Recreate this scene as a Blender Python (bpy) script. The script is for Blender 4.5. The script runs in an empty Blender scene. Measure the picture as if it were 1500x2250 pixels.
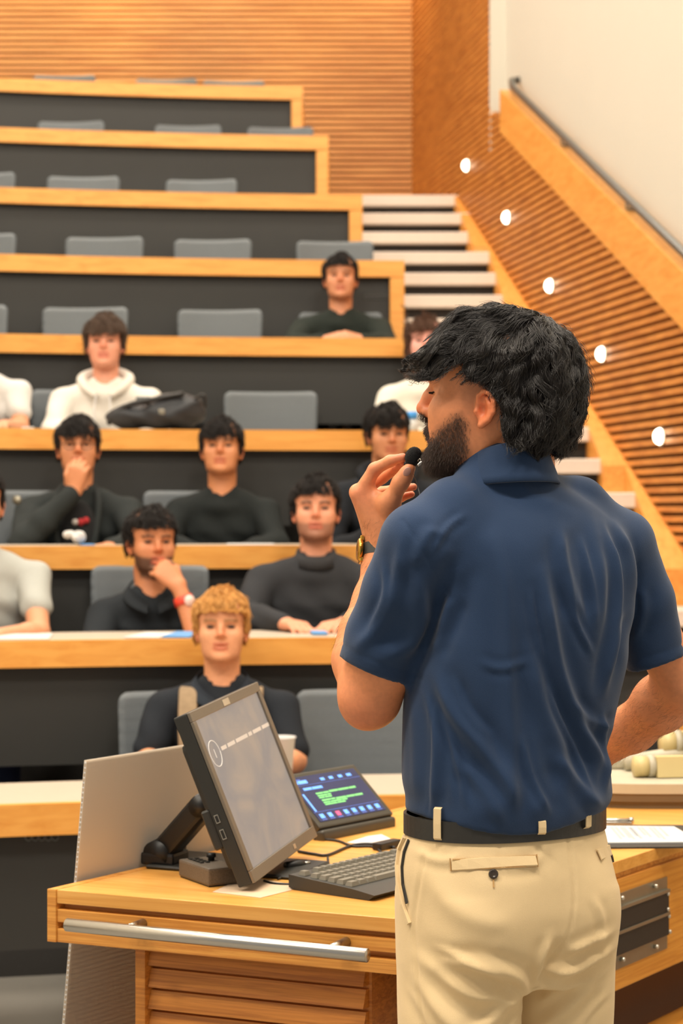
import bpy, bmesh, math, random
import numpy as np
from mathutils import Vector, Matrix

# ------------------------------------------------------------------ camera, world, lights, exposure
SC = bpy.context.scene
COL = SC.collection
FPX = 4375.0                       # 70 mm lens on a 24 x 36 mm portrait sensor, in pixels of 1500x2250
CAMZ = 1.5
cam_data = bpy.data.cameras.new('camera')
cam_data.sensor_fit = 'HORIZONTAL'
cam_data.sensor_width = 24.0
cam_data.lens = 70.0
cam_data.clip_start = 0.05
cam_data.dof.use_dof = True
cam_data.dof.focus_distance = 2.95
cam_data.dof.aperture_fstop = 6.6
cam = bpy.data.objects.new('camera', cam_data)
COL.objects.link(cam)
cam.location = (0, 0, CAMZ)
cam.rotation_euler = (math.radians(90), 0, 0)
SC.camera = cam

world = bpy.data.worlds.new('world')
SC.world = world
world.use_nodes = True
bg = world.node_tree.nodes.get('Background') or world.node_tree.nodes.new('ShaderNodeBackground')
bg.inputs[0].default_value = (1.0, 0.95, 0.88, 1)
bg.inputs[1].default_value = 0.42

SC.view_settings.view_transform = 'Standard'
SC.view_settings.look = 'None'
SC.view_settings.exposure = 0.0
SC.view_settings.gamma = 1.0
SC.view_settings.use_curve_mapping = False
SC.cycles.max_bounces = 6
SC.cycles.diffuse_bounces = 3
SC.cycles.glossy_bounces = 3
SC.cycles.transmission_bounces = 5
SC.cycles.caustics_reflective = False
SC.cycles.caustics_refractive = False


def area_light(name, loc, size, power, color, rot=(0, 0, 0), spread=180):
    ld = bpy.data.lights.new(name, 'AREA')
    ld.shape = 'RECTANGLE'
    ld.size, ld.size_y = size
    ld.energy = power
    ld.color = color
    ld.spread = math.radians(spread)
    o = bpy.data.objects.new(name, ld)
    o.location = loc
    o.rotation_euler = rot
    COL.objects.link(o)
    return o


CEIL = 6.5
WARM = (1.0, 0.90, 0.77)
LIGHT_GRID = [(x, y) for y in (0.6, 3.6, 6.4, 9.0, 11.4) for x in (-3.6, -1.2, 1.2)]
for (lx, ly) in LIGHT_GRID:          # recessed ceiling luminaires over the hall, stronger over the presenter
    area_light('ceiling_light_source', (lx, ly, CEIL - 0.03), (1.2, 0.6), {0.6: 150, 3.6: 110}.get(ly, 62), WARM)
# wall washers over the back row
for lx in (-4.4, -3.4, -2.2, -1.1, 0.3):
    sd = bpy.data.lights.new('wall_washer_source', 'SPOT')
    sd.energy = 190
    sd.color = (1.0, 0.82, 0.50)
    sd.spot_size = math.radians(75)
    sd.spot_blend = 0.8
    sd.shadow_soft_size = 0.06
    so = bpy.data.objects.new('wall_washer_source', sd)
    so.location = (lx, 13.75, CEIL - 0.12)
    so.rotation_euler = (math.radians(22), 0, 0)
    COL.objects.link(so)
# ------------------------------------------------------------------ helpers
def lin(c):
    out = []
    for v in c[:3]:
        v = v / 255.0
        out.append(v / 12.92 if v <= 0.04045 else ((v + 0.055) / 1.055) ** 2.4)
    return tuple(out) + (1.0,)


def new_mat(name):
    m = bpy.data.materials.new(name)
    m.use_nodes = True
    nt = m.node_tree
    b = nt.nodes.get('Principled BSDF')
    return m, nt, b


def plain(name, rgb, rough=0.6, metal=0.0, var=0.08, scale=30.0, bump=0.0, spec=0.5, coat=0.0, sheen=0.0):
    m, nt, b = new_mat(name)
    tc = nt.nodes.new('ShaderNodeTexCoord')
    nz = nt.nodes.new('ShaderNodeTexNoise')
    nz.inputs['Scale'].default_value = scale
    nz.inputs['Detail'].default_value = 4
    nt.links.new(tc.outputs['Object'], nz.inputs['Vector'])
    mx = nt.nodes.new('ShaderNodeMix')
    mx.data_type = 'RGBA'
    c = lin(rgb)
    mx.inputs[6].default_value = tuple(min(1, v * (1 - var)) for v in c[:3]) + (1,)
    mx.inputs[7].default_value = tuple(min(1, v * (1 + var)) for v in c[:3]) + (1,)
    nt.links.new(nz.outputs['Fac'], mx.inputs[0])
    nt.links.new(mx.outputs[2], b.inputs['Base Color'])
    b.inputs['Roughness'].default_value = rough
    b.inputs['Metallic'].default_value = metal
    b.inputs['Specular IOR Level'].default_value = spec
    b.inputs['Coat Weight'].default_value = coat
    b.inputs['Sheen Weight'].default_value = sheen
    if bump > 0:
        bp = nt.nodes.new('ShaderNodeBump')
        bp.inputs['Strength'].default_value = bump
        bp.inputs['Distance'].default_value = 0.002
        nt.links.new(nz.outputs['Fac'], bp.inputs['Height'])
        nt.links.new(bp.outputs['Normal'], b.inputs['Normal'])
    return m


def wood(name, light, dark, rough=0.38, axis='X', scale=7.0, coat=0.15):
    m, nt, b = new_mat(name)
    tc = nt.nodes.new('ShaderNodeTexCoord')
    mp = nt.nodes.new('ShaderNodeMapping')
    s = [scale * 3.2] * 3
    s['XYZ'.index(axis)] = scale * 0.22
    mp.inputs['Scale'].default_value = s
    nt.links.new(tc.outputs['Object'], mp.inputs['Vector'])
    nz = nt.nodes.new('ShaderNodeTexNoise')
    nz.inputs['Scale'].default_value = 3.0
    nz.inputs['Detail'].default_value = 6
    nz.inputs['Distortion'].default_value = 0.6
    nt.links.new(mp.outputs[0], nz.inputs['Vector'])
    rp = nt.nodes.new('ShaderNodeValToRGB')
    rp.color_ramp.elements[0].position = 0.30
    rp.color_ramp.elements[0].color = lin(dark)
    rp.color_ramp.elements[1].position = 0.62
    rp.color_ramp.elements[1].color = lin(light)
    nt.links.new(nz.outputs['Fac'], rp.inputs['Fac'])
    nt.links.new(rp.outputs['Color'], b.inputs['Base Color'])
    b.inputs['Roughness'].default_value = rough
    b.inputs['Coat Weight'].default_value = coat
    b.inputs['Coat Roughness'].default_value = 0.3
    return m


def emis(name, rgb, strength):
    m, nt, b = new_mat(name)
    b.inputs['Base Color'].default_value = lin(rgb)
    b.inputs['Emission Color'].default_value = lin(rgb)
    b.inputs['Emission Strength'].default_value = strength
    return m


ORG = {}


def org(o):
    return ORG.get(o.name, Vector((0, 0, 0))) if o is not None else Vector((0, 0, 0))


def tag(o, label=None, cat=None, group=None, kind=None):
    if label: o['label'] = label
    if cat: o['category'] = cat
    if group: o['group'] = group
    if kind: o['kind'] = kind
    return o


def empty(name, loc=(0, 0, 0), label=None, cat=None, group=None, kind=None, parent=None):
    o = bpy.data.objects.new(name, None)
    o.empty_display_size = 0.1
    COL.objects.link(o)
    loc = Vector(loc)
    o.location = loc - org(parent)
    if parent: o.parent = parent
    ORG[o.name] = loc
    return tag(o, label, cat, group, kind)


def mesh_obj(name, V, Fc, mat, parent=None, smooth=False, base=None, **kw):
    """World-coordinate mesh; parented meshes keep their thing's origin, free ones take `base`."""
    g = org(parent) if parent is not None else Vector(base if base is not None else (0, 0, 0))
    me = bpy.data.meshes.new(name)
    V = np.asarray(V, dtype=float) - np.array(g)
    me.from_pydata(V.tolist(), [], [list(map(int, f)) for f in Fc])
    me.update()
    if smooth:
        me.polygons.foreach_set('use_smooth', [True] * len(me.polygons))
    if mat is not None:
        me.materials.append(mat)
    o = bpy.data.objects.new(name, me)
    COL.objects.link(o)
    if parent is not None:
        o.parent = parent
    else:
        o.location = g
    ORG[o.name] = g
    return tag(o, **kw)


def bm_obj(name, bm, mat, parent=None, smooth=False, base=None, **kw):
    bm.verts.ensure_lookup_table()
    bm.verts.index_update()
    V = [tuple(v.co) for v in bm.verts]
    Fc = [[v.index for v in f.verts] for f in bm.faces]
    bm.free()
    return mesh_obj(name, V, Fc, mat, parent, smooth, base, **kw)


def bm_box(bm, c, ax, half, bev=0.0, seg=1):
    """oriented box: c centre, ax three unit axes (rows), half sizes"""
    c = Vector(c)
    ax = [Vector(a) for a in ax]
    vs = []
    for sx in (-1, 1):
        for sy in (-1, 1):
            for sz in (-1, 1):
                vs.append(bm.verts.new(c + ax[0] * sx * half[0] + ax[1] * sy * half[1] + ax[2] * sz * half[2]))
    q = [(0, 1, 3, 2), (4, 6, 7, 5), (0, 4, 5, 1), (2, 3, 7, 6), (0, 2, 6, 4), (1, 5, 7, 3)]
    fs = [bm.faces.new([vs[i] for i in f]) for f in q]
    bmesh.ops.recalc_face_normals(bm, faces=fs)
    if bev > 0:
        es = set()
        for f in fs:
            es.update(f.edges)
        bmesh.ops.bevel(bm, geom=list(es), offset=bev, segments=seg, affect='EDGES', profile=0.6)


AX = [(1, 0, 0), (0, 1, 0), (0, 0, 1)]


def box(name, lo, hi, mat, parent=None, bev=0.0, seg=1, **kw):
    bm = bmesh.new()
    lo, hi = Vector(lo), Vector(hi)
    bm_box(bm, (lo + hi) / 2, AX, [(hi[i] - lo[i]) / 2 for i in range(3)], bev, seg)
    return bm_obj(name, bm, mat, parent, **kw)


def obox(name, c, ax, half, mat, parent=None, bev=0.0, seg=1, **kw):
    bm = bmesh.new()
    bm_box(bm, c, ax, half, bev, seg)
    return bm_obj(name, bm, mat, parent, **kw)


def prism(name, poly, z0, z1, mat, parent=None, **kw):
    """vertical extrusion of a plan polygon (counter-clockwise)"""
    n = len(poly)
    V = [(p[0], p[1], z0) for p in poly] + [(p[0], p[1], z1) for p in poly]
    Fc = [list(range(n))[::-1], list(range(n, 2 * n))] + [[i, (i + 1) % n, n + (i + 1) % n, n + i] for i in range(n)]
    return mesh_obj(name, V, Fc, mat, parent, **kw)


def frame_of(d):
    d = np.asarray(d, float)
    d = d / (np.linalg.norm(d) + 1e-12)
    a = np.array([0, 0, 1.0]) if abs(d[2]) < 0.9 else np.array([1.0, 0, 0])
    s = np.cross(d, a)
    s /= np.linalg.norm(s)
    return d, s, np.cross(s, d)


def tube_geo(pts, rad, seg=10, cap=True):
    pts = np.asarray(pts, float)
    n = len(pts)
    rad = np.full(n, rad) if np.isscalar(rad) else np.asarray(rad, float)
    V, Fc = [], []
    T = np.gradient(pts, axis=0)
    _, s, u = frame_of(T[0])
    for i in range(n):
        t = T[i] / (np.linalg.norm(T[i]) + 1e-12)
        s = s - t * np.dot(s, t)
        s /= np.linalg.norm(s) + 1e-12
        u = np.cross(t, s)
        for k in range(seg):
            a = 2 * math.pi * k / seg
            V.append(pts[i] + rad[i] * (math.cos(a) * s + math.sin(a) * u))
    for i in range(n - 1):
        for k in range(seg):
            k2 = (k + 1) % seg
            Fc.append([i * seg + k, i * seg + k2, (i + 1) * seg + k2, (i + 1) * seg + k])
    if cap:
        Fc.append(list(range(seg))[::-1])
        Fc.append([(n - 1) * seg + k for k in range(seg)])
    return V, Fc


def tube(name, pts, rad, mat, parent=None, seg=10, smooth=True, **kw):
    V, Fc = tube_geo(pts, rad, seg)
    return mesh_obj(name, V, Fc, mat, parent, smooth, **kw)


def spline(pts, n=24):
    """Catmull-Rom through points"""
    P = np.asarray(pts, float)
    P = np.vstack([2 * P[0] - P[1], P, 2 * P[-1] - P[-2]])
    out = []
    m = len(P) - 3
    for i in range(m):
        for k in range(n // m + 1):
            t = k / (n // m + 1)
            a, b, c, d = P[i:i + 4]
            out.append(0.5 * ((2 * b) + (c - a) * t + (2 * a - 5 * b + 4 * c - d) * t * t + (3 * b - a - 3 * c + d) * t ** 3))
    out.append(P[-2])
    return np.array(out)


def at(x, y, Y):
    """point seen at photo pixel (x, y) when it stands Y metres away"""
    return np.array([(x - 750.0) * Y / FPX, Y, CAMZ - (y - 1125.0) * Y / FPX])


def copy_tree(o, parent=None):
    c = o.copy()
    COL.objects.link(c)
    c.parent = parent
    for ch in list(o.children):
        copy_tree(ch, c)
    return c


# ------------------------------------------------------------------ implicit-surface modelling (numpy surface nets)
def smin(a, b, k):
    if k <= 0:
        return np.minimum(a, b)
    h = np.clip(0.5 + 0.5 * (b - a) / k, 0, 1)
    return b + (a - b) * h - k * h * (1 - h)


class Field:
    def __init__(self):
        self.items = []

    def add(self, fn, lo, hi, k=0.0, op='u'):
        self.items.append((fn, np.asarray(lo, float), np.asarray(hi, float), k, op))
        return self

    def bounds(self):
        lo = np.min([i[1] for i in self.items if i[4] == 'u'], axis=0)
        hi = np.max([i[2] for i in self.items if i[4] == 'u'], axis=0)
        return lo, hi

    def eval_blocks(self, P, ctr, rad):
        """P (K,n,3) sample points of K blocks with centres ctr and radius rad"""
        d = np.full(P.shape[:2], 1.0)
        for fn, lo, hi, k, op in self.items:
            m = rad * 1.6 + k + 0.004
            idx = np.where(np.all((ctr > lo - m) & (ctr < hi + m), axis=1))[0]
            if len(idx) == 0:
                continue
            v = fn(P[idx])
            if op == 'u':
                d[idx] = smin(d[idx], v, k)
            elif op == 's':
                d[idx] = -smin(-d[idx], v, k)
            else:
                d[idx] = -smin(-d[idx], -v, k)
        return d

    # --- primitives
    def cap(self, a, b, ra, rb, k=0.0, op='u'):
        a, b = np.asarray(a, float), np.asarray(b, float)
        ba = b - a
        L2 = float(ba @ ba) + 1e-12

        def fn(P):
            t = np.clip(((P - a) @ ba) / L2, 0, 1)
            q = P - a - t[..., None] * ba
            return np.sqrt((q * q).sum(-1)) - (ra + (rb - ra) * t)
        r = max(ra, rb)
        return self.add(fn, np.minimum(a, b) - r, np.maximum(a, b) + r, k, op)

    def chain(self, pts, rads, k=0.0, op='u'):
        for i in range(len(pts) - 1):
            self.cap(pts[i], pts[i + 1], rads[i], rads[i + 1], k, op)
        return self

    def ell(self, c, r, k=0.0, op='u', rot=None):
        c, r = np.asarray(c, float), np.asarray(r, float)
        R = np.eye(3) if rot is None else np.asarray(rot, float)   # rows are the ellipsoid axes

        def fn(P):
            q = (P - c) @ R.T
            k0 = np.sqrt(((q / r) ** 2).sum(-1))
            k1 = np.sqrt(((q / (r * r)) ** 2).sum(-1)) + 1e-9
            return k0 * (k0 - 1) / k1
        m = np.sqrt(((R.T * r) ** 2).sum(1))
        return self.add(fn, c - m, c + m, k, op)

    def zloft(self, zs, cx, cy, a, b, yaw=0.0, n=2.2, k=0.0, op='u'):
        """stack of superellipses; tables over z, plan axes turned by yaw"""
        zs, cx, cy, a, b = [np.asarray(q, float) * np.ones(len(zs)) for q in (zs, cx, cy, a, b)]
        cs, sn = math.cos(yaw), math.sin(yaw)

        def fn(P):
            z = P[..., 2]
            X, Y = P[..., 0] - np.interp(z, zs, cx), P[..., 1] - np.interp(z, zs, cy)
            A, B = np.interp(z, zs, a), np.interp(z, zs, b)
            u, v = X * cs + Y * sn, -X * sn + Y * cs
            r = (np.abs(u / A) ** n + np.abs(v / B) ** n) ** (1 / n)
            d = (r - 1) * np.minimum(A, B)
            return np.maximum(d, np.maximum(z - zs[-1], zs[0] - z))
        m = max(a.max(), b.max())
        return self.add(fn, (cx.min() - m, cy.min() - m, zs[0]), (cx.max() + m, cy.max() + m, zs[-1]), k, op)

    def plane(self, p, nrm, lo, hi, k=0.0):
        """keep the side away from nrm inside the box lo..hi (cut)"""
        p, nrm = np.asarray(p, float), np.asarray(nrm, float)
        nrm = nrm / np.linalg.norm(nrm)
        return self.add(lambda P: (P - p) @ nrm, lo, hi, k, 'i')


def nets(field, h, B=8):
    lo, hi = field.bounds()
    lo = lo - 3 * h
    nb = np.ceil((hi + 3 * h - lo) / (h * B)).astype(int)
    I = np.stack(np.meshgrid(*[np.arange(n) for n in nb], indexing='ij'), -1).reshape(-1, 3)
    ctr = lo + (I + 0.5) * h * B
    rad = h * B * 0.866
    d = field.eval_blocks(ctr[:, None, :], ctr, rad * 1.5)[:, 0]
    keep = np.abs(d) < rad * 1.35 + h
    I, ctr = I[keep], ctr[keep]
    o = np.stack(np.meshgrid(*[np.arange(B + 1)] * 3, indexing='ij'), -1).reshape(-1, 3)
    D = []
    CH = 1500
    for s in range(0, len(I), CH):
        G = I[s:s + CH, None, :] * B + o[None]
        D.append(field.eval_blocks(lo + G * h, ctr[s:s + CH], rad))
    D = np.concatenate(D).reshape(-1, B + 1, B + 1, B + 1)
    S = D < 0
    dims = nb * B + 2
    cnt = np.zeros(D.shape[:1] + (B, B, B), np.int8)
    for dx in (0, 1):
        for dy in (0, 1):
            for dz in (0, 1):
                cnt += S[:, dx:dx + B, dy:dy + B, dz:dz + B]
    kb, x, y, z = np.where((cnt > 0) & (cnt < 8))
    cell = np.stack([x, y, z], -1)
    corner = [(dx, dy, dz) for dx in (0, 1) for dy in (0, 1) for dz in (0, 1)]
    vals = np.stack([D[kb, x + c[0], y + c[1], z + c[2]] for c in corner], -1)
    cp = np.array(corner, float)
    acc = np.zeros((len(kb), 3))
    num = np.zeros(len(kb))
    for i in range(8):
        for j in range(i + 1, 8):
            if np.abs(cp[i] - cp[j]).sum() == 1:
                a, b = vals[:, i], vals[:, j]
                m = (a < 0) != (b < 0)
                t = np.where(m, a / np.where(m, a - b, 1), 0)
                acc += np.where(m[:, None], cp[i] + t[:, None] * (cp[j] - cp[i]), 0)
                num += m
    gc = I[kb] * B + cell
    V = lo + (gc + acc / num[:, None]) * h
    gid = (gc[:, 0] * dims[1] + gc[:, 1]) * dims[2] + gc[:, 2]
    order = np.argsort(gid)
    gs, V = gid[order], V[order]

    def look(c):
        g = (c[:, 0] * dims[1] + c[:, 1]) * dims[2] + c[:, 2]
        p = np.clip(np.searchsorted(gs, g), 0, len(gs) - 1)
        return p, gs[p] == g
    Q = []
    E = np.eye(3, dtype=int)
    for ax in range(3):
        b1, b2 = E[(ax + 1) % 3], E[(ax + 2) % 3]
        e = E[ax]
        A0 = S[:, :B, :B, :B]
        A1 = S[:, e[0]:e[0] + B, e[1]:e[1] + B, e[2]:e[2] + B]
        kb, x, y, z = np.where(A0 != A1)
        inside = A0[kb, x, y, z]
        c = I[kb] * B + np.stack([x, y, z], -1)
        r = [look(c), look(c - b1), look(c - b1 - b2), look(c - b2)]
        ok = r[0][1] & r[1][1] & r[2][1] & r[3][1]
        q = np.stack([p[0] for p in r], -1)[ok]
        ins = inside[ok]
        q[~ins] = q[~ins][:, ::-1]
        Q.append(q)
    return V, np.concatenate(Q)


def relax(V, Q, it=1, f=0.5):
    e = np.concatenate([Q[:, [0, 1]], Q[:, [1, 2]], Q[:, [2, 3]], Q[:, [3, 0]]])
    e = np.concatenate([e, e[:, ::-1]])
    deg = np.bincount(e[:, 0], minlength=len(V))[:, None] + 1e-9
    for _ in range(it):
        acc = np.stack([np.bincount(e[:, 0], weights=V[e[:, 1], i], minlength=len(V)) for i in range(3)], -1)
        V = V + f * (acc / deg - V)
    return V


def vnormals(V, Q):
    n = np.cross(V[Q[:, 2]] - V[Q[:, 0]], V[Q[:, 3]] - V[Q[:, 1]])
    N = np.zeros_like(V)
    for k in range(4):
        for i in range(3):
            N[:, i] += np.bincount(Q[:, k], weights=n[:, i], minlength=len(V))
    return N / (np.linalg.norm(N, axis=1)[:, None] + 1e-12)


def quad_obj(name, V, Q, mat, parent=None, base=None, color=None, **kw):
    g = np.array(org(parent) if parent is not None else (base if base is not None else (0, 0, 0)), float)
    me = bpy.data.meshes.new(name)
    me.vertices.add(len(V))
    me.vertices.foreach_set('co', (V - g).astype(np.float32).ravel())
    me.loops.add(len(Q) * 4)
    me.loops.foreach_set('vertex_index', Q.astype(np.int32).ravel())
    me.polygons.add(len(Q))
    me.polygons.foreach_set('loop_start', np.arange(0, len(Q) * 4, 4, dtype=np.int32))
    me.polygons.foreach_set('use_smooth', np.ones(len(Q), dtype=bool))
    me.update(calc_edges=True)
    me.validate()
    if color is not None:
        a = me.color_attributes.new('tint', 'FLOAT_COLOR', 'POINT')
        c = np.ones((len(V), 4), np.float32)
        c[:, :color.shape[1]] = color
        a.data.foreach_set('color', c.ravel())
    if mat is not None:
        me.materials.append(mat)
    o = bpy.data.objects.new(name, me)
    COL.objects.link(o)
    if parent is not None:
        o.parent = parent
    else:
        o.location = g
    ORG[o.name] = Vector(g)
    return tag(o, **kw)


def poly_sdf(px, py, poly):
    """signed distance to a closed 2-D polygon (negative inside)"""
    P = np.asarray(poly, float)
    d = np.full(px.shape, 1e9)
    s = np.ones(px.shape)
    n = len(P)
    j = n - 1
    for i in range(n):
        ex, ey = P[j] - P[i]
        wx, wy = px - P[i, 0], py - P[i, 1]
        t = np.clip((wx * ex + wy * ey) / (ex * ex + ey * ey + 1e-12), 0, 1)
        bx, by = wx - ex * t, wy - ey * t
        d = np.minimum(d, bx * bx + by * by)
        c1, c2, c3 = py >= P[i, 1], py < P[j, 1], ex * wy > ey * wx
        s = np.where((c1 & c2 & c3) | (~c1 & ~c2 & ~c3), -s, s)
        j = i
    return s * np.sqrt(d)


def poly_dist(px, py, line):
    P = np.asarray(line, float)
    d = np.full(px.shape, 1e9)
    for i in range(len(P) - 1):
        ex, ey = P[i + 1] - P[i]
        wx, wy = px - P[i, 0], py - P[i, 1]
        t = np.clip((wx * ex + wy * ey) / (ex * ex + ey * ey + 1e-12), 0, 1)
        d = np.minimum(d, (wx - ex * t) ** 2 + (wy - ey * t) ** 2)
    return np.sqrt(d)


def hair_curves(name, strands, radius, mat, parent=None, **kw):
    """strands (N, n, 3) world points -> one curves object"""
    N, n, _ = strands.shape
    g = np.array(org(parent), float)
    cu = bpy.data.hair_curves.new(name)
    cu.add_curves([n] * N)
    cu.position_data.foreach_set('vector', (strands - g).astype(np.float32).ravel())
    ra = cu.attributes.get('radius') or cu.attributes.new('radius', 'FLOAT', 'POINT')
    prof = np.linspace(1.0, 0.35, n)
    ra.data.foreach_set('value', (np.ones((N, 1)) * prof[None] * radius).astype(np.float32).ravel())
    cu.materials.append(mat)
    o = bpy.data.objects.new(name, cu)
    COL.objects.link(o)
    if parent is not None:
        o.parent = parent
    ORG[o.name] = Vector(g)
    return tag(o, **kw)


RNG = np.random.default_rng(7)
random.seed(7)

# ------------------------------------------------------------------ materials
M = {}
M['carpet'] = plain('grey_carpet', (138, 134, 126), 0.95, var=0.25, scale=300, bump=0.6)
M['ceiling'] = plain('ceiling_white', (214, 208, 196), 0.9, var=0.02)
M['white_wall'] = plain('white_wall_paint', (212, 207, 194), 0.85, var=0.015, scale=3)
M['slat'] = wood('slat_wood', (218, 154, 86), (190, 124, 62), 0.5, 'X', 3)
M['slat_side'] = wood('side_slat_wood', (216, 144, 68), (186, 114, 48), 0.5, 'Y', 3)
M['slat_back'] = plain('slat_backing_brown', (92, 52, 24), 0.8)
M['edge'] = wood('desk_edge_wood', (240, 172, 84), (226, 152, 66), 0.42, 'X', 4)
M['trim'] = wood('trim_wood', (238, 170, 84), (222, 146, 62), 0.45, 'Y', 4)
M['laminate'] = plain('pale_laminate', (190, 176, 158), 0.45, var=0.04)
M['panel'] = plain('charcoal_panel', (46, 46, 44), 0.55, var=0.06, scale=8)
M['riser'] = plain('dark_riser', (38, 34, 31), 0.7)
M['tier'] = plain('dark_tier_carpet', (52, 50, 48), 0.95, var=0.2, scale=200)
M['tread'] = plain('pale_tread', (226, 214, 200), 0.7, var=0.04)
M['chair'] = plain('grey_chair_fabric', (108, 114, 118), 0.7, var=0.08, scale=90)
M['chair_dark'] = plain('charcoal_chair_plastic', (44, 46, 48), 0.5)
M['black'] = plain('black_plastic', (26, 26, 26), 0.45)
M['steel'] = plain('brushed_steel', (190, 186, 178), 0.28, 1.0, var=0.04, scale=60)
M['rail'] = plain('grey_rail_metal', (120, 122, 120), 0.35, 0.8)
M['lamp'] = emis('lamp_glow', (255, 244, 214), 8.0)
M['lamp_ring'] = plain('lamp_ring_steel', (200, 196, 186), 0.3, 0.9)
# ------------------------------------------------------------------ the hall: tiers, desks, stairs, walls
ROWS = 'ABCDEFGHI'
YROW = [5.4 + 0.95 * k for k in range(9)]
YPIX = [1760, 1405, 1199, 943, 738, 565, 420, 290, 182]           # height of each desk's edge in the photo
ZTOP = [CAMZ - (p - 1125) * y / FPX for p, y in zip(YPIX, YROW)]
ZFLOOR = [0.0] + [z - 0.72 for z in ZTOP[1:]]
XEND = [1.36, 1.14, 0.93, 0.73, 0.53, 0.325, 0.118, -0.08, -0.255]
XL = -4.6
ARC_XC, ARC_YC = 0.8, -1.4


def arc_R(k):
    xr = -0.103 * YROW[k]
    return math.hypot(YROW[k] - ARC_YC, xr - ARC_XC)


def yrow(k, X):
    if k >= 9:
        return yrow(8, X) + 0.95 * (k - 8)
    R = arc_R(k)
    return ARC_YC + math.sqrt(max(R * R - (X - ARC_XC) ** 2, 0.01))


def arc_strip(name, k, x0, x1, d0, d1, z0, z1, mat, parent=None, n=36, **kw):
    """bar that follows row k's curve: depth offsets d0..d1 behind the front edge, heights z0..z1"""
    V, Fc = [], []
    for i in range(n + 1):
        X = x0 + (x1 - x0) * i / n
        Y = yrow(k, X)
        for (dd, zz) in ((d0, z0), (d1, z0), (d1, z1), (d0, z1)):
            V.append((X, Y + dd, zz))
    for i in range(n):
        a, b = i * 4, i * 4 + 4
        for q in range(4):
            q2 = (q + 1) % 4
            Fc.append([a + q, b + q, b + q2, a + q2])
    Fc.append([0, 1, 2, 3])
    Fc.append([n * 4 + q for q in (3, 2, 1, 0)])
    return mesh_obj(name, V, Fc, mat, parent, **kw)


box('floor', (-6, -3.0, -0.12), (6.5, 16, 0), M['carpet'], kind='structure', label='grey carpeted floor of the lecture hall')
REAR_Y = 14.45
WX = lambda y: 0.76 - 0.17 * (y - 13.0)        # plan line of the slatted wall beside the stairs
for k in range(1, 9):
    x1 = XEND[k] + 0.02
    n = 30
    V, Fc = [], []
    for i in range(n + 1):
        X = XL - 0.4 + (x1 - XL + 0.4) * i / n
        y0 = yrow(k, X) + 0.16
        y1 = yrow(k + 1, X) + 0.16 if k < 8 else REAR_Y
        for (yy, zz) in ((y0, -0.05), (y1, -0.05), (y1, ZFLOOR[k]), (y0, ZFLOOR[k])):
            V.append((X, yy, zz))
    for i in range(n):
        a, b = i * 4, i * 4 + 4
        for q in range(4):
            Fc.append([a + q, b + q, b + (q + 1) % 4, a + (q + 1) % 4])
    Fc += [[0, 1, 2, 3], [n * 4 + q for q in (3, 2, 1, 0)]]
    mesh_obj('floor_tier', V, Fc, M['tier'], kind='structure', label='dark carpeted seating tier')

ORD = ['front', 'second', 'third', 'fourth', 'fifth', 'sixth', 'seventh', 'eighth', 'topmost']
for k in range(9):
    z = ZTOP[k]
    ye = yrow(k, XEND[k])
    r = empty('lecture_desk', (XEND[k], ye, ZFLOOR[k]),
              'long curved desk with orange wood edge and charcoal front, %s row' % ORD[k], 'desk', 'curved desk rows')
    arc_strip('worktop', k, XL, XEND[k] - 0.002, 0.031, 0.46, z - 0.03, z - 0.001, M['laminate'], r)
    arc_strip('edge_band', k, XL, XEND[k], 0.0, 0.03, z - 0.085, z, M['edge'], r)
    arc_strip('modesty_panel', k, XL, XEND[k] - 0.075, 0.05, 0.07, max(z - 0.40, ZFLOOR[k] + 0.02), z - 0.032, M['panel'], r)
    box('end_post', (XEND[k] - 0.075, ye, ZFLOOR[k]), (XEND[k], ye + 0.46, z - 0.0855), M['edge'], r, bev=0.004)
    if k in (0, 5):   # little row of cable slots in the front panel
        for j in range(5):
            px = (70 + 14 * j, 1838) if k == 0 else (806 + 11 * j, 652)
            X = (px[0] - 750) * (YROW[k] + 0.04) / FPX
            Y = yrow(k, X) + 0.045
            Z = CAMZ - (px[1] - 1125) * Y / FPX
            th = np.linspace(0, 2 * math.pi, 15)
            ring = np.stack([X + 0.0085 * np.cos(th), np.full(15, Y), Z + 0.011 * np.sin(th)], -1)
            tube('cable_slot', ring, 0.0018, M['rail'], r, 6)

# stairs along the slatted wall
st = empty('staircase', (1.0, 9.0, 0), 'aisle stairs with pale treads and dark risers', None, kind='structure')
NST = 22
XR = [0.80, 0.93, 1.09, 1.24, 1.385, 1.53, 1.68, 1.83]
for i in range(NST):
    z = 3.57 - 0.165 * i
    y = 13.0 - 0.3167 * i
    if z < 0.1:
        break
    k = min(range(9), key=lambda q: abs(YROW[q] + 0.35 - (y + 0.1)))
    x0 = XEND[k] + 0.004
    tier = i // 3 if i else 0
    xr = WX(y) + 0.02
    back = y + 0.3167 + 0.04 if i else REAR_Y - 0.002
    box('tread', (x0, y, z - 0.072), (xr, back, z), M['tread'], st, bev=0.006)
    box('riser', (x0, y + 0.07, z - 0.165), (xr, y + 0.085, z - 0.073), M['riser'], st)

# slatted wall beside the stairs: backing, slats one by one, sloping cap board, bottom trim
def stair_z(y):
    return 3.57 - (13.0 - y) * 0.521 if y < 13 else 3.57

U = np.array([-0.17, 1.0]) / math.hypot(0.17, 1.0)     # along the wall, away from the camera
N2 = np.array([-U[1], U[0]])                           # into the room


def wall_pt(y, off):
    return np.array([WX(y), y]) + N2 * off


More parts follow.
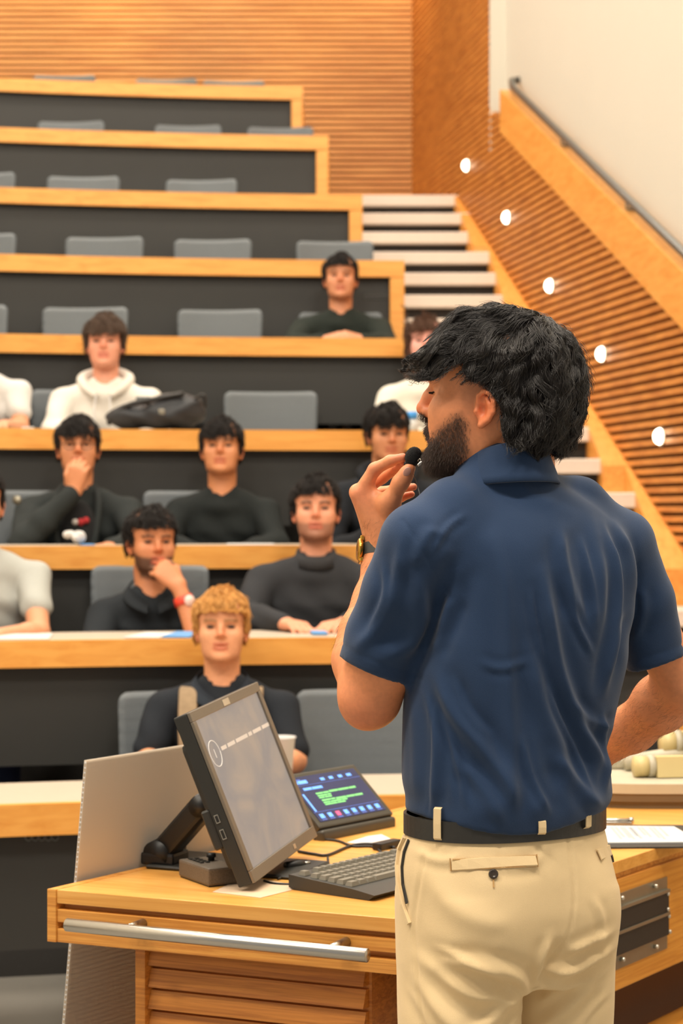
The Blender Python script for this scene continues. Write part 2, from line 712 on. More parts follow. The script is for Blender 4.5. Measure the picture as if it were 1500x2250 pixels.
def wall_bar(name, y0, y1, z0a, z1a, z0b, z1b, o0, o1, mat, parent, **kw):
    """bar on the side wall between y0 and y1; heights at each end, offsets into the room o0..o1"""
    V = []
    for (y, a, b) in ((y0, z0a, z1a), (y1, z0b, z1b)):
        for (o, z) in ((o0, a), (o1, a), (o1, b), (o0, b)):
            p = wall_pt(y, o)
            V.append((p[0], p[1], z))
    Fc = [[0, 1, 2, 3], [7, 6, 5, 4]] + [[q, 4 + q, 4 + (q + 1) % 4, (q + 1) % 4] for q in range(4)]
    return mesh_obj(name, V, Fc, mat, parent, **kw)


YSPLIT = 12.15
CAPH = 0.86
CAP_Y1 = 11.83
wr = empty('wall_right', (WX(9), 9, 0), 'horizontal wooden slat wall beside the aisle stairs', kind='structure')
cz = lambda y: 3.758 + 0.461 * (y - 11.83) + 0.04
wall_bar('backing', 2.5, YSPLIT, -0.05, cz(2.5), 1.5, cz(YSPLIT) - 0.0, -0.08, -0.026, M['slat_back'], wr)
wall_bar('backing', YSPLIT, REAR_Y + 0.05, 1.5, CEIL, 1.5, CEIL, -0.08, -0.026, M['slat_back'], wr)
PITCH, SH = 0.0435, 0.0265
zz = 0.02
while zz < CEIL - 0.04:
    # lower, sloping-topped part
    ya = 11.83 + (zz - 3.80) / 0.461                # where the cap meets this height
    yb = 13.0 - (3.57 - 0.15 - zz) / 0.521 if zz < 3.45 else REAR_Y
    ya, yb = max(ya, 4.2), min(yb, REAR_Y)
    if zz > cz(YSPLIT):
        ya = YSPLIT
    if yb - ya > 0.05:
        wall_bar('slat', ya, yb, zz, zz + SH, zz, zz + SH, -0.026, 0.004, M['slat_side'], wr)
    zz += PITCH
for i in range(9):   # cap board in butt-jointed lengths
    y1 = CAP_Y1 - i * 1.1
    y0 = max(y1 - 1.095, 3.2)
    if y1 < 3.3: break
    wall_bar('cap_board', y0, y1, cz(y0) - 0.04, cz(y0) + 0.21, cz(y1) - 0.04, cz(y1) + 0.21, -0.075, 0.02, M['trim'], wr)
for i, xk in enumerate(XR):   # stringer boards stepping out tier by tier
    y1 = 13.02 - 0.893 * i
    y0 = y1 - 0.892
    z1, z0 = stair_z(y1), stair_z(y0)
    V = []
    for (y, z) in ((y0, z0), (y1, z1)):
        xa = WX(y) + 0.01
        xin = min(xk, WX(y) - 0.02)
        for (X, Z) in ((xin, z - 0.26), (xa, z - 0.26), (xa, z + 0.0), (xin, z + 0.0)):
            V.append((X, y, Z))
    Fc = [[0, 1, 2, 3], [7, 6, 5, 4]] + [[q, 4 + q, 4 + (q + 1) % 4, (q + 1) % 4] for q in range(4)]
    mesh_obj('stringer', V, Fc, M['trim'], wr)

# white wall set back behind the slatted half wall
V = []
for (y, o0, o1) in ((2.0, -0.35, -0.085), (YSPLIT, -0.35, -0.085)):
    for (o, z) in ((o0, 0), (o1, 0), (o1, CEIL), (o0, CEIL)):
        p = wall_pt(y, o)
        V.append((p[0], p[1], z))
mesh_obj('wall_upper', V, [[0, 1, 2, 3], [7, 6, 5, 4]] + [[q, 4 + q, 4 + (q + 1) % 4, (q + 1) % 4] for q in range(4)],
         M['white_wall'], kind='structure', label='plain white wall above the slatted half wall')
V = []
for y in (YSPLIT - 0.03, YSPLIT - 0.001):
    for (o, z) in ((-0.085, cz(YSPLIT) - 0.25), (0.003, cz(YSPLIT) - 0.25), (0.003, CEIL), (-0.085, CEIL)):
        p = wall_pt(y, o)
        V.append((p[0], p[1], z))
mesh_obj('trim_1', V, [[0, 1, 2, 3], [7, 6, 5, 4]] + [[q, 4 + q, 4 + (q + 1) % 4, (q + 1) % 4] for q in range(4)],
         M['white_wall'], kind='structure', label='white painted end of the tall slatted wall')

# hand rail above the cap board
hr = empty('handrail', (WX(9), 9, stair_z(9)), 'thin grey metal handrail sloping above the wooden cap board', 'handrail')
pts = []
for y in np.linspace(3.5, 11.62, 16):
    p = wall_pt(y, -0.005)
    pts.append((p[0], p[1], cz(y) + 0.275))
p = wall_pt(11.74, -0.03)
pts.append((p[0], p[1], cz(11.74) + 0.285))
p = wall_pt(11.78, -0.084)
pts.append((p[0], p[1], cz(11.78) + 0.285))
tube('rail', pts, 0.021, M['rail'], hr, 10)
for y in np.arange(4.0, 11.6, 1.1):
    p = wall_pt(y, -0.005)
    q = wall_pt(y, -0.083)
    tube('bracket', [(p[0], p[1], cz(y) + 0.255), (p[0], p[1], cz(y) + 0.225), (q[0], q[1], cz(y) + 0.215)], 0.008, M['rail'], hr, 8)

UPV = np.array([0, 0, 1.0])
# step lights in the slatted wall
for n, (px, py) in enumerate([(1029, 364), (1118, 478), (1213, 628), (1327, 778), (1455, 959)]):
    a = (px - 750) / FPX
    Y = (0.76 + 0.17 * 13.0) / (a + 0.17)
    Z = CAMZ + (1125 - py) * Y / FPX
    c2 = wall_pt(Y, 0.0)
    ord5 = ['topmost', 'second from the top', 'third from the top', 'fourth from the top', 'lowest'][n]
    r = empty('step_light', (c2[0], c2[1], Z), 'round glowing step light in the slatted wall, %s' % ord5, 'lamp', 'step lights by the stairs')
    n3 = np.array([N2[0], N2[1], 0.0])
    u3 = np.array([U[0], U[1], 0.0])
    c3 = np.array([c2[0], c2[1], Z])
    Bq = 28
    for (nm, prof, mt) in (('ring', [(0.046, 0.004), (0.046, 0.010), (0.036, 0.012)], M['lamp_ring']),
                           ('lens', [(0.0365 * math.cos(t), 0.011 + 0.030 * math.sin(t)) for t in np.linspace(0, 1.5, 7)], M['lamp'])):
        V = [c3 + n3 * o + rad * (u3 * math.cos(2 * math.pi * q / Bq) + UPV * math.sin(2 * math.pi * q / Bq)) for (rad, o) in prof for q in range(Bq)]
        Fc = [[j * Bq + q, j * Bq + (q + 1) % Bq, (j + 1) * Bq + (q + 1) % Bq, (j + 1) * Bq + q] for j in range(len(prof) - 1) for q in range(Bq)]
        Fc.append([(len(prof) - 1) * Bq + q for q in range(Bq)])
        mesh_obj(nm, V, Fc, mt, r, nm == 'lens')

# rear wall: backing and slats
XC = WX(REAR_Y)
wb = empty('wall_rear', (-2, REAR_Y, 3.5), 'horizontal wooden slat wall behind the top row', kind='structure')
box('backing', (-5.2, REAR_Y + 0.03, 0), (XC + 0.02, REAR_Y + 0.2, CEIL), M['slat_back'], wb)
zz = 3.58
while zz < CEIL - 0.04:
    box('slat', (-5.0, REAR_Y, zz), (XC, REAR_Y + 0.03, zz + 0.0265), M['slat'], wb)
    zz += PITCH
box('wall_left', (-5.3, 0.5, 0), (-5.1, REAR_Y + 0.2, CEIL), M['white_wall'], kind='structure', label='plain white left wall')
box('ceiling', (-5.3, -3, CEIL), (6.5, REAR_Y + 0.3, CEIL + 0.1), M['ceiling'], kind='structure', label='plain white ceiling')

# ------------------------------------------------------------------ chairs
def chair_proto():
    r = empty('swivel_chair', (0, 0, 0))
    # curved ribbed back: front faces -Y (towards the presenter)
    W, nx, nz = 0.215, 18, 21
    V, Fc = [], []
    for side in (0, 1):
        for j in range(nz + 1):
            for i in range(nx + 1):
                s, t = -1 + 2 * i / nx, j / nz
                w = W * (1 - 0.06 * (1 - t))
                zc = 0.50 + 0.43 * t
                e = max(abs(s) - 0.86, 0) / 0.14
                e2 = max(abs(t - 0.5) * 2 - 0.84, 0) / 0.16
                if e > 0 and e2 > 0:      # round the corners
                    m = math.hypot(e, e2)
                    if m > 1:
                        s = math.copysign(0.86 + 0.14 * e / m, s)
                        t2 = 0.84 + 0.16 * e2 / m
                        zc = 0.50 + 0.43 * (0.5 + math.copysign(t2 / 2, t - 0.5))
                y = 0.20 + 0.05 * t - 0.055 * s * s
                rib = 0.005 * (1 if (j % 2) else -1)
                V.append((w * s, y + (rib - 0.012 if side == 0 else 0.014), zc))
    m1 = (nx + 1) * (nz + 1)
    for j in range(nz):
        for i in range(nx):
            a = j * (nx + 1) + i
            Fc.append([a, a + 1, a + nx + 2, a + nx + 1])
            Fc.append([m1 + a + nx + 1, m1 + a + nx + 2, m1 + a + 1, m1 + a])
    per = [i for i in range(nx)] + [j * (nx + 1) + nx for j in range(nz)] + [nz * (nx + 1) + nx - i for i in range(nx)] + [(nz - j) * (nx + 1) for j in range(nz)]
    for i in range(len(per)):
        a, b = per[i], per[(i + 1) % len(per)]
        Fc.append([b, a, m1 + a, m1 + b])
    mesh_obj('backrest', V, Fc, M['chair'], r, True)
    bm = bmesh.new()
    bm_box(bm, (0, -0.02, 0.45), AX, (0.22, 0.22, 0.035), 0.03, 3)
    bm_obj('seat', bm, M['chair'], r, True)
    tube('back_support', spline([(0, 0.10, 0.40), (0, 0.25, 0.42), (0, 0.265, 0.55), (0, 0.25, 0.72)], 14), 0.018, M['chair_dark'], r, 8)
    tube('gas_column', [(0, 0, 0.08), (0, 0, 0.42)], [0.03, 0.022], M['chair_dark'], r, 12)
    for q in range(5):
        a = 2 * math.pi * q / 5 + 0.3
        tip = np.array([0.27 * math.cos(a), 0.27 * math.sin(a), 0.065])
        tube('base_leg', [(0, 0, 0.11), tip], [0.026, 0.014], M['chair_dark'], r, 8)
        s = np.array([-math.sin(a), math.cos(a), 0])
        tube('caster', [tip - s * 0.018 - [0, 0, 0.039], tip + s * 0.018 - [0, 0, 0.039]], 0.0255, M['chair_dark'], r, 12)
    return r


_chair = chair_proto()
_used = [False]


def put_chair(k, px, label, yaw=None, dy=0.62, dz=0.0):
    """chair of row k whose back is centred on photo column px"""
    Y = YROW[k] + dy
    for _ in range(3):
        X = (px - 750) * (Y + 0.2) / FPX
        Y = yrow(k, X) + dy
    c = _chair if not _used[0] else copy_tree(_chair)
    _used[0] = True
    c.location = (X, Y, ZFLOOR[k] + dz + 0.0005)
    c.rotation_euler = (0, 0, random.uniform(-0.08, 0.08) if yaw is None else yaw)
    tag(c, label, 'chair', 'grey swivel chairs behind the desks')
    return c


PLACE = {0: 'leftmost', 1: 'second from the left', 2: 'third from the left', 3: 'nearest the aisle'}
CH = [(8, [(140, 0), (362, 0), (515, -.03)]), (7, [(152, 0), (414, 0), (615, 0)]), (6, [(-50, 0), (184, 0), (438, -.01)]),
      (5, [(-52, 0), (225, 0), (463, 0), (735, -.01)]), (4, [(-74, 0), (183, 0), (480, 0)]), (3, [(-60, 0), (180, 0), (596, 0)])]
for k, lst in CH:
    for i, (px, dz) in enumerate(lst):
        put_chair(k, px, 'empty grey ribbed chair in the %s row, %s' % (ORD[k], PLACE[i]) if k != 3 or i == 2 else
                  'grey chair behind the fourth row person %s' % ('in the white T-shirt' if i == 0 else 'in the white hoodie'), dz=0)
put_chair(2, 118, 'grey chair behind the person in the dark jacket', yaw=0.35, dy=0.66)
put_chair(2, 440, 'grey chair behind the person in the dark T-shirt', yaw=0.1, dy=0.66)
put_chair(0, 795, 'empty grey ribbed chair in the front row beside the speaker', dy=0.66)
put_chair(0, 420, 'grey chair behind the blond person in the front row', dy=0.68)
# ------------------------------------------------------------------ the presenter's desk
DZ = 0.84
D1 = np.array([0.921, -0.389, 0.0]); D1 /= np.linalg.norm(D1)      # along the front with the bar handle
D2 = np.array([0.559, 0.829, 0.0]); D2 /= np.linalg.norm(D2)       # along the long side, away from the camera
NF = np.array([D1[1], -D1[0], 0.0])                                # out of the front face, towards the camera
NR = np.array([D2[1], -D2[0], 0.0])                                # out of the right face
UP = np.array([0, 0, 1.0])
FL = np.array([-0.514, 3.487, 0.0])
WD, LD = 0.716, 1.95


def dp(x, y):
    """point of the desk top seen at photo pixel (x, y)"""
    Y = (CAMZ - DZ) * FPX / (y - 1125.0)
    return np.array([(x - 750.0) * Y / FPX, Y, DZ])


def dpl(a, b, z=0.0):
    return FL + D1 * a + D2 * b + UP * z


def para(name, a0, a1, b0, b1, z0, z1, mat, parent, bev=0.0, **kw):
    """block on the desk's skewed plan grid"""
    bm = bmesh.new()
    vs = [bm.verts.new(dpl(a, b, z)) for a in (a0, a1) for b in (b0, b1) for z in (z0, z1)]
    fs = [bm.faces.new([vs[i] for i in f]) for f in [(0, 1, 3, 2), (4, 6, 7, 5), (0, 4, 5, 1), (2, 3, 7, 6), (0, 2, 6, 4), (1, 5, 7, 3)]]
    bmesh.ops.recalc_face_normals(bm, faces=fs)
    if bev:
        bmesh.ops.bevel(bm, geom=list(bm.edges), offset=bev, segments=2, affect='EDGES', profile=0.6)
    return bm_obj(name, bm, mat, parent, **kw)


def oak(name, light, dark, rough, dirv, coat=0.2, scale=1.0):
    """straight oak grain running along dirv, with fine dark pores"""
    m, nt, b = new_mat(name)
    tc = nt.nodes.new('ShaderNodeTexCoord')
    mp = nt.nodes.new('ShaderNodeMapping')
    mp.vector_type = 'TEXTURE'
    mp.inputs['Rotation'].default_value = (0, 0, math.atan2(dirv[1], dirv[0]))
    nt.links.new(tc.outputs['Object'], mp.inputs['Vector'])
    mp2 = nt.nodes.new('ShaderNodeMapping')
    mp2.inputs['Scale'].default_value = (1.6 * scale, 26 * scale, 60 * scale)
    nt.links.new(mp.outputs[0], mp2.inputs['Vector'])
    nz = nt.nodes.new('ShaderNodeTexNoise')
    nz.inputs['Scale'].default_value = 2.2
    nz.inputs['Detail'].default_value = 7
    nz.inputs['Roughness'].default_value = 0.62
    nz.inputs['Distortion'].default_value = 0.9
    nt.links.new(mp2.outputs[0], nz.inputs['Vector'])
    rp = nt.nodes.new('ShaderNodeValToRGB')
    rp.color_ramp.elements[0].position = 0.36
    rp.color_ramp.elements[0].color = lin(dark)
    rp.color_ramp.elements[1].position = 0.60
    rp.color_ramp.elements[1].color = lin(light)
    nt.links.new(nz.outputs['Fac'], rp.inputs['Fac'])
    nt.links.new(rp.outputs['Color'], b.inputs['Base Color'])
    b.inputs['Roughness'].default_value = rough
    b.inputs['Coat Weight'].default_value = coat
    b.inputs['Coat Roughness'].default_value = 0.25
    bp = nt.nodes.new('ShaderNodeBump')
    bp.inputs['Strength'].default_value = 0.15
    bp.inputs['Distance'].default_value = 0.0006
    nt.links.new(nz.outputs['Fac'], bp.inputs['Height'])
    nt.links.new(bp.outputs['Normal'], b.inputs['Normal'])
    return m


M['oak_front'] = oak('oak_front', (234, 166, 78), (202, 128, 50), 0.4, D1)
M['oak_side'] = oak('oak_side', (234, 164, 72), (212, 138, 52), 0.4, D2)
M['oak_top'] = oak('oak_top', (240, 178, 92), (224, 156, 70), 0.33, D1, 0.3, 0.6)
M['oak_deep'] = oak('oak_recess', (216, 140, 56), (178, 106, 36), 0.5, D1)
M['oak_shade'] = plain('shaded_wood', (92, 52, 20), 0.6, var=0.1, scale=10)  # shadow below the side apron, painted into the wood colour
M['plate'] = plain('grey_vent_plate', (150, 144, 128), 0.4, 0.7)
M['mesh_dark'] = plain('dark_vent_mesh', (44, 38, 32), 0.6)
M['screw'] = plain('screw_steel', (220, 214, 200), 0.3, 0.9)

dk = empty('presenter_desk', FL, 'honey oak presenter desk with slatted front and long steel bar handle', 'desk')
para('worktop', 0.018, WD, 0.0, LD, DZ - 0.024, DZ, M['oak_top'], dk, 0.0015)
para('front_slat', 0.018, WD, 0.001, 0.02, DZ - 0.057, DZ - 0.034, M['oak_front'], dk, 0.0015)
para('front_slat', 0.018, WD, 0.001, 0.02, DZ - 0.092, DZ - 0.068, M['oak_front'], dk, 0.0015)
para('front_backing', 0.018, WD - 0.012, 0.0205, 0.03, DZ - 0.092, DZ - 0.0245, M['oak_front'], dk)
para('end_board', 0.0, 0.0175, -0.002, LD, DZ - 0.092, DZ + 0.0005, M['oak_front'], dk, 0.0012)
# long right side: apron with ventilation plate
para('side_apron', WD - 0.02, WD - 0.0005, 0.0305, LD - 0.02, DZ - 0.245, DZ - 0.036, M['oak_side'], dk, 0.001)
para('side_slot', WD - 0.03, WD - 0.009, 0.0205, LD - 0.02, DZ - 0.0355, DZ - 0.0245, M['oak_front'], dk)
# pedestal with slatted front, set back and to the right
PA = 0.148
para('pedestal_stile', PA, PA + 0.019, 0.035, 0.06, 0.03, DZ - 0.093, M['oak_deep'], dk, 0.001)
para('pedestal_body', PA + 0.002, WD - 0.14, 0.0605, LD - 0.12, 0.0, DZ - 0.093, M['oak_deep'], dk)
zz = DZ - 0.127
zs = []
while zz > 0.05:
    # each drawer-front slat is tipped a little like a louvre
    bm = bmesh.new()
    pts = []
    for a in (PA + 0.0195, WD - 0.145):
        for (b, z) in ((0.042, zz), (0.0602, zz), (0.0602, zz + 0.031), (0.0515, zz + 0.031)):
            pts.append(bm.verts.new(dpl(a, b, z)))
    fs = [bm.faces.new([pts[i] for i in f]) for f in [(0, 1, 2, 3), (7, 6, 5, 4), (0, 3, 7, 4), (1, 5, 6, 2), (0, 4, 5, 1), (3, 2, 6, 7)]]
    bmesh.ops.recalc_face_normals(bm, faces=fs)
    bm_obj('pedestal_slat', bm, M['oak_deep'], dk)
    zz -= 0.0375
para('end_pedestal', 0.40, WD - 0.05, LD - 0.11, LD - 0.03, 0.0, DZ - 0.246, M['oak_shade'], dk)
para('knee_panel', WD - 0.138, WD - 0.12, 0.07, LD - 0.115, 0.0, DZ - 0.246, M['oak_shade'], dk)
# footrail low on the right side
para('foot_rail', WD - 0.06, WD + 0.03, 0.75, LD - 0.12, 0.44, 0.47, M['oak_side'], dk, 0.002)

# bar handle on stand-offs
h0, h1 = at(146, 2035, 3.405), at(808, 2096, 3.168)
h1[2] = h0[2] = (h0[2] + h1[2]) / 2
tube('bar_handle', np.array([h0 + (h1 - h0) * t for t in (0, 0.002, 0.998, 1)]), [0.0103, 0.0113, 0.0113, 0.0103], M['steel'], dk, 28)
hd = (h1 - h0) / np.linalg.norm(h1 - h0)
for t in (0.205, 0.875):
    p = h0 + (h1 - h0) * t
    dist = (p - FL) @ NF
    q = p - NF * (dist + 0.001)
    tube('handle_standoff', [p, q], 0.0085, M['steel'], dk, 18)

# ventilation plate on the right apron
vt = empty('vent_plate', dpl(WD, 0.6, 0.6), None, parent=dk)


def rp(px, py, off=0.0):
    """point of the right face at photo pixel"""
    base = FL + D1 * WD + NR * off
    r = np.array([(px - 750) / FPX, 1.0, (1125 - py) / FPX])
    t = (base[:2] @ NR[:2]) / (r[:2] @ NR[:2])
    return np.array([r[0] * t, t, CAMZ + r[2] * t])


def rface(px0, py0, off):
    q = rp(px0, py0)
    return (q - FL - D1 * WD) @ D2, q[2]


b1, zt1 = rface(1463, 1926, 0)
_, zt0 = rface(1463, 2083, 0)
b0 = b1 - 0.42


def rbox(name, b0, b1, z0, z1, o0, o1, mat, parent, bev=0.0, **kw):
    c = FL + D1 * WD + D2 * (b0 + b1) / 2 + NR * (o0 + o1) / 2 + UP * (z0 + z1) / 2
    return obox(name, c, [D2, NR, UP], [(b1 - b0) / 2, (o1 - o0) / 2, (z1 - z0) / 2], mat, parent, bev, **kw)


HH = zt1 - zt0
rbox('plate', b0, b1, zt0, zt1, 0.0003, 0.0025, M['plate'], vt)
for (f0, f1) in ((0.20, 0.48), (0.53, 0.80)):
    za, zb = zt0 + HH * f0, zt0 + HH * f1
    rbox('vent_slot', b0 + 0.02, b1 - 0.004, za, zb, 0.0026, 0.008, M['mesh_dark'], vt)
    rbox('slot_lip', b0 + 0.02, b1 - 0.004, zb, zb + 0.006, 0.0026, 0.011, M['plate'], vt)
for (px, py) in ((1359, 1972), (1433, 1946), (1361, 2107), (1435, 2079), (1459, 1963), (1459, 1997), (1461, 2012), (1463, 2046)):
    q = rp(px, py)
    q = q - NR * ((q - FL - D1 * WD) @ NR) 
    tube('screw', [q + NR * 0.0026, q + NR * 0.010, q + NR * 0.0115], [0.0042, 0.0042, 0.002], M['screw'], vt, 12)

# ------------------------------------------------------------------ corrugated plastic board leaning on the desk's left edge
m, nt, b = new_mat('milky_twinwall_plastic')
b.inputs['Base Color'].default_value = lin((236, 230, 220))
b.inputs['Roughness'].default_value = 0.35
tr_ = nt.nodes.new('ShaderNodeBsdfTranslucent')
tr_.inputs['Color'].default_value = lin((240, 232, 220))
ms_ = nt.nodes.new('ShaderNodeMixShader')
ms_.inputs[0].default_value = 0.5
out_n = [q for q in nt.nodes if q.type == 'OUTPUT_MATERIAL'][0]
nt.links.new(b.outputs[0], ms_.inputs[1])
nt.links.new(tr_.outputs[0], ms_.inputs[2])
nt.links.new(ms_.outputs[0], out_n.inputs['Surface'])
M['twinwall'] = m
M['flute'] = plain('twinwall_flute', (214, 214, 216), 0.4, var=0.3, scale=900)
LN = np.array([0.829, -0.559, 0.0]); LN /= np.linalg.norm(LN)       # lean direction, over the desk
lean = 0.11
sd = UP + LN * lean
sd /= np.linalg.norm(sd)
s0 = np.array([-0.470, 3.565, DZ]) - LN * 0.006
foot = s0 - sd * (DZ / sd[2])
bs = empty('plastic_board', foot, 'milky white corrugated plastic board leaning against the oak desk', 'board')
LB, HB = 0.47, 1.056 / sd[2]
sn = np.cross(D2, sd)
for o in (0.0, 0.0046):
    obox('skin', foot + D2 * LB / 2 + sd * HB / 2 - sn * o, [D2, sd, sn], [LB / 2, HB / 2, 0.0004], M['twinwall'], bs)
nfl = int(HB / 0.009)
V, Fc = [], []
bm = bmesh.new()
for i in range(nfl):
    bm_box(bm, foot + D2 * LB / 2 + sd * (i + 0.5) * HB / nfl - sn * 0.0023, [D2, sd, sn], [LB / 2, 0.0012, 0.0018])
bm_obj('flute_walls', bm, M['flute'], bs, kind='stuff')

# ------------------------------------------------------------------ monitor on a flat base with a folded arm
M['bezel'] = plain('taupe_bezel', (122, 114, 102), 0.38, 0.35, var=0.05)
M['shell'] = plain('monitor_shell', (40, 40, 37), 0.5)


def screen_mat(name, build):
    m, nt, b = new_mat(name)
    build(nt, b)
    return m


def mon_screen(nt, b):
    tc = nt.nodes.new('ShaderNodeTexCoord')
    nz = nt.nodes.new('ShaderNodeTexNoise')
    nz.inputs['Scale'].default_value = 2.2
    nz.inputs['Detail'].default_value = 5
    nz.inputs['Distortion'].default_value = 1.2
    nt.links.new(tc.outputs['Generated'], nz.inputs['Vector'])
    rp_ = nt.nodes.new('ShaderNodeValToRGB')
    rp_.color_ramp.elements[0].position = 0.35
    rp_.color_ramp.elements[0].color = lin((146, 138, 133))
    rp_.color_ramp.elements[1].position = 0.65
    rp_.color_ramp.elements[1].color = lin((174, 155, 137))
    nt.links.new(nz.outputs['Fac'], rp_.inputs['Fac'])
    b.inputs['Base Color'].default_value = lin((60, 58, 58))
    b.inputs['Roughness'].default_value = 0.45
    nt.links.new(rp_.outputs['Color'], b.inputs['Emission Color'])
    b.inputs['Emission Strength'].default_value = 0.85


M['mon_screen'] = screen_mat('monitor_wallpaper', mon_screen)
M['glyph'] = emis('screen_white_glyph', (196, 188, 178), 0.75)
M['glyph_faint'] = emis('screen_faint_words', (170, 159, 147), 0.85)
BLc = np.array([-0.152, 3.45, 0.857])
e1 = np.array([0.104, 0.35, 0.024]); w1 = np.linalg.norm(e1); e1 /= w1
e2 = np.array([-0.1137, 0.02, 0.2936]); e2 -= e1 * (e1 @ e2); w2 = np.linalg.norm(e2); e2 /= w2
en = np.cross(e1, e2)
mo = empty('monitor', (-0.28, 3.72, DZ), 'grey framed monitor turned side-on with a dim wallpaper on its screen', 'monitor')


def mpt(s, t, o=0.0):
    """point on the monitor face, s and t in metres from the lower left corner"""
    return BLc + e1 * s + e2 * t + en * o


def mbox(name, s0, s1, t0, t1, o0, o1, mat, parent=None, bev=0.0, seg=1, **kw):
    return obox(name, mpt((s0 + s1) / 2, (t0 + t1) / 2, (o0 + o1) / 2), [e1, e2, en],
                [(s1 - s0) / 2, (t1 - t0) / 2, (o1 - o0) / 2], mat, mo if parent is None else parent, bev, seg, **kw)


mbox('housing', 0.0, w1, 0.0, w2, -0.030, -0.003, M['shell'], bev=0.003, seg=2)
hz = mbox('back_bulge', 0.03, w1 - 0.03, 0.03, w2 - 0.05, -0.052, -0.0302, M['shell'], bev=0.012, seg=2)
fr = empty('bezel', tuple(mpt(0, 0)), parent=mo)
mbox('bezel_bar', 0, w1, 0, 0.022, -0.0028, 0.003, M['bezel'], fr, 0.001)
mbox('bezel_bar', 0, w1, w2 - 0.018, w2, -0.0028, 0.003, M['bezel'], fr, 0.001)
mbox('bezel_bar', 0, 0.016, 0.022, w2 - 0.018, -0.0028, 0.003, M['bezel'], fr, 0.001)
mbox('bezel_bar', w1 - 0.016, w1, 0.022, w2 - 0.018, -0.0028, 0.003, M['bezel'], fr, 0.001)
scn = mbox('screen', 0.0162, w1 - 0.0162, 0.0222, w2 - 0.0182, -0.0027, -0.0012, M['mon_screen'])
mbox('badge', w1 * 0.44, w1 * 0.53, w2 - 0.016, w2 - 0.004, 0.0031, 0.0036, M['screw'])
mbox('power_button', w1 * 0.62, w1 * 0.655, 0.006, 0.015, 0.0031, 0.004, M['screw'])
th = np.linspace(0, 2 * math.pi, 33)
cx_, cy_ = 0.052, w2 - 0.085
tube('icon_ring', np.array([mpt(cx_ + 0.024 * math.cos(t), cy_ + 0.024 * math.sin(t), -0.0008) for t in th]), 0.0007, M['glyph'], scn, 6)
mbox('icon_stroke', cx_ - 0.001, cx_ + 0.001, cy_ - 0.008, cy_ + 0.008, -0.0011, -0.0008, M['glyph'], scn)


# one blurred line of pale lettering, too soft to read: word-shaped strokes
q_ = 0.086
for wl in (0.026, 0.038, 0.062, 0.018, 0.045, 0.04):
    mbox('blurred_word', q_, q_ + wl, w2 - 0.086, w2 - 0.079, -0.0011, -0.0008, M['glyph_faint'], scn)
    q_ += wl + 0.007
# side ports
for (t0, t1) in ((0.118, 0.133), (0.088, 0.106)):
    obox('side_port', mpt(-0.0008, (t0 + t1) / 2, -0.020), [e1, e2, en], [0.0009, (t1 - t0) / 2, 0.004], M['steel'], mo)
    obox('port_hole', mpt(-0.0018, (t0 + t1) / 2, -0.020), [e1, e2, en], [0.0004, (t1 - t0) / 2 - 0.0015, 0.0027], M['black'], mo)
obox('port_block', mpt(0.004, 0.110, -0.038), [e1, e2, en], [0.006, 0.036, 0.008], M['shell'], mo, 0.003)
# arm
ARM = M['black']
top = at(452, 1765, 3.66)
low = at(362, 1880, 3.72)
low[2] = DZ + 0.028
bm = bmesh.new()
ad = (top - low) / np.linalg.norm(top - low)
asd = np.cross(ad, np.array([0.35, 0.94, 0])); asd /= np.linalg.norm(asd)
aw = np.cross(asd, ad)
bm_box(bm, (top + low) / 2, [ad, asd, aw], [np.linalg.norm(top - low) / 2 + 0.012, 0.022, 0.026], 0.012, 3)
bm_obj('arm', bm, ARM, mo)
tube('arm_pivot', [low - aw * 0.034, low + aw * 0.034], 0.026, ARM, mo, 22)
tube('arm_head', [top - aw * 0.030, top + aw * 0.030], 0.019, ARM, mo, 22)
mp_ = mpt(w1 * 0.45, w2 * 0.42, -0.05)
tube('mount_neck', [top, top * 0.4 + mp_ * 0.6 + [0, 0, -0.004], mp_], [0.014, 0.016, 0.022], ARM, mo, 14)
obox('mount_plate', mpt(w1 * 0.45, w2 * 0.42, -0.0545), [e1, e2, en], [0.05, 0.05, 0.002], ARM, mo)
obox('arm_foot', (low[0], low[1], DZ + 0.016), [D1, np.cross(UP, D1), UP], [0.034, 0.034, 0.012], ARM, mo, 0.006, 2)
bp0 = dp(297, 1907)
c_ = bp0 + D1 * 0.155 + D2 * 0.085 + UP * 0.004
obox('base_plate', c_, [D1, np.cross(UP, D1), UP], [0.15, 0.085, 0.0036], M['shell'], mo, 0.003)

# ------------------------------------------------------------------ small box with a knob
p0, p1, p2 = dp(392, 1927), dp(456, 1950), dp(510, 1941)
x_ = (p1 - p0) / np.linalg.norm(p1 - p0)
y_ = np.cross(UP, x_)
M['speckle'] = plain('speckled_brown_case', (98, 88, 76), 0.6, var=0.5, scale=420)
rb = empty('control_box', p0, 'speckled brown control box with a black knob on top', 'control box')
cc = p0 + x_ * 0.06 + y_ * 0.03
obox('case', cc + UP * 0.0175, [x_, y_, UP], [0.06, 0.030, 0.0155], M['speckle'], rb, 0.004, 2)
obox('foot_plate', cc + UP * 0.0012, [x_, y_, UP], [0.057, 0.0275, 0.0011], M['black'], rb)
kx = cc - x_ * 0.012 + y_ * 0.012
tube('knob', [kx + UP * 0.033, kx + UP * 0.040, kx + UP * 0.040, kx + UP * 0.047], [0.006, 0.006, 0.009, 0.008], M['black'], rb, 18)
for i in range(4):
    for j in range(2):
        q = cc + x_ * (-0.042 + 0.014 * i) + y_ * (-0.014 + 0.012 * j) + UP * 0.034
        obox('button', q, [x_, y_, UP], [0.0045, 0.0035, 0.0012], M['shell'], rb)

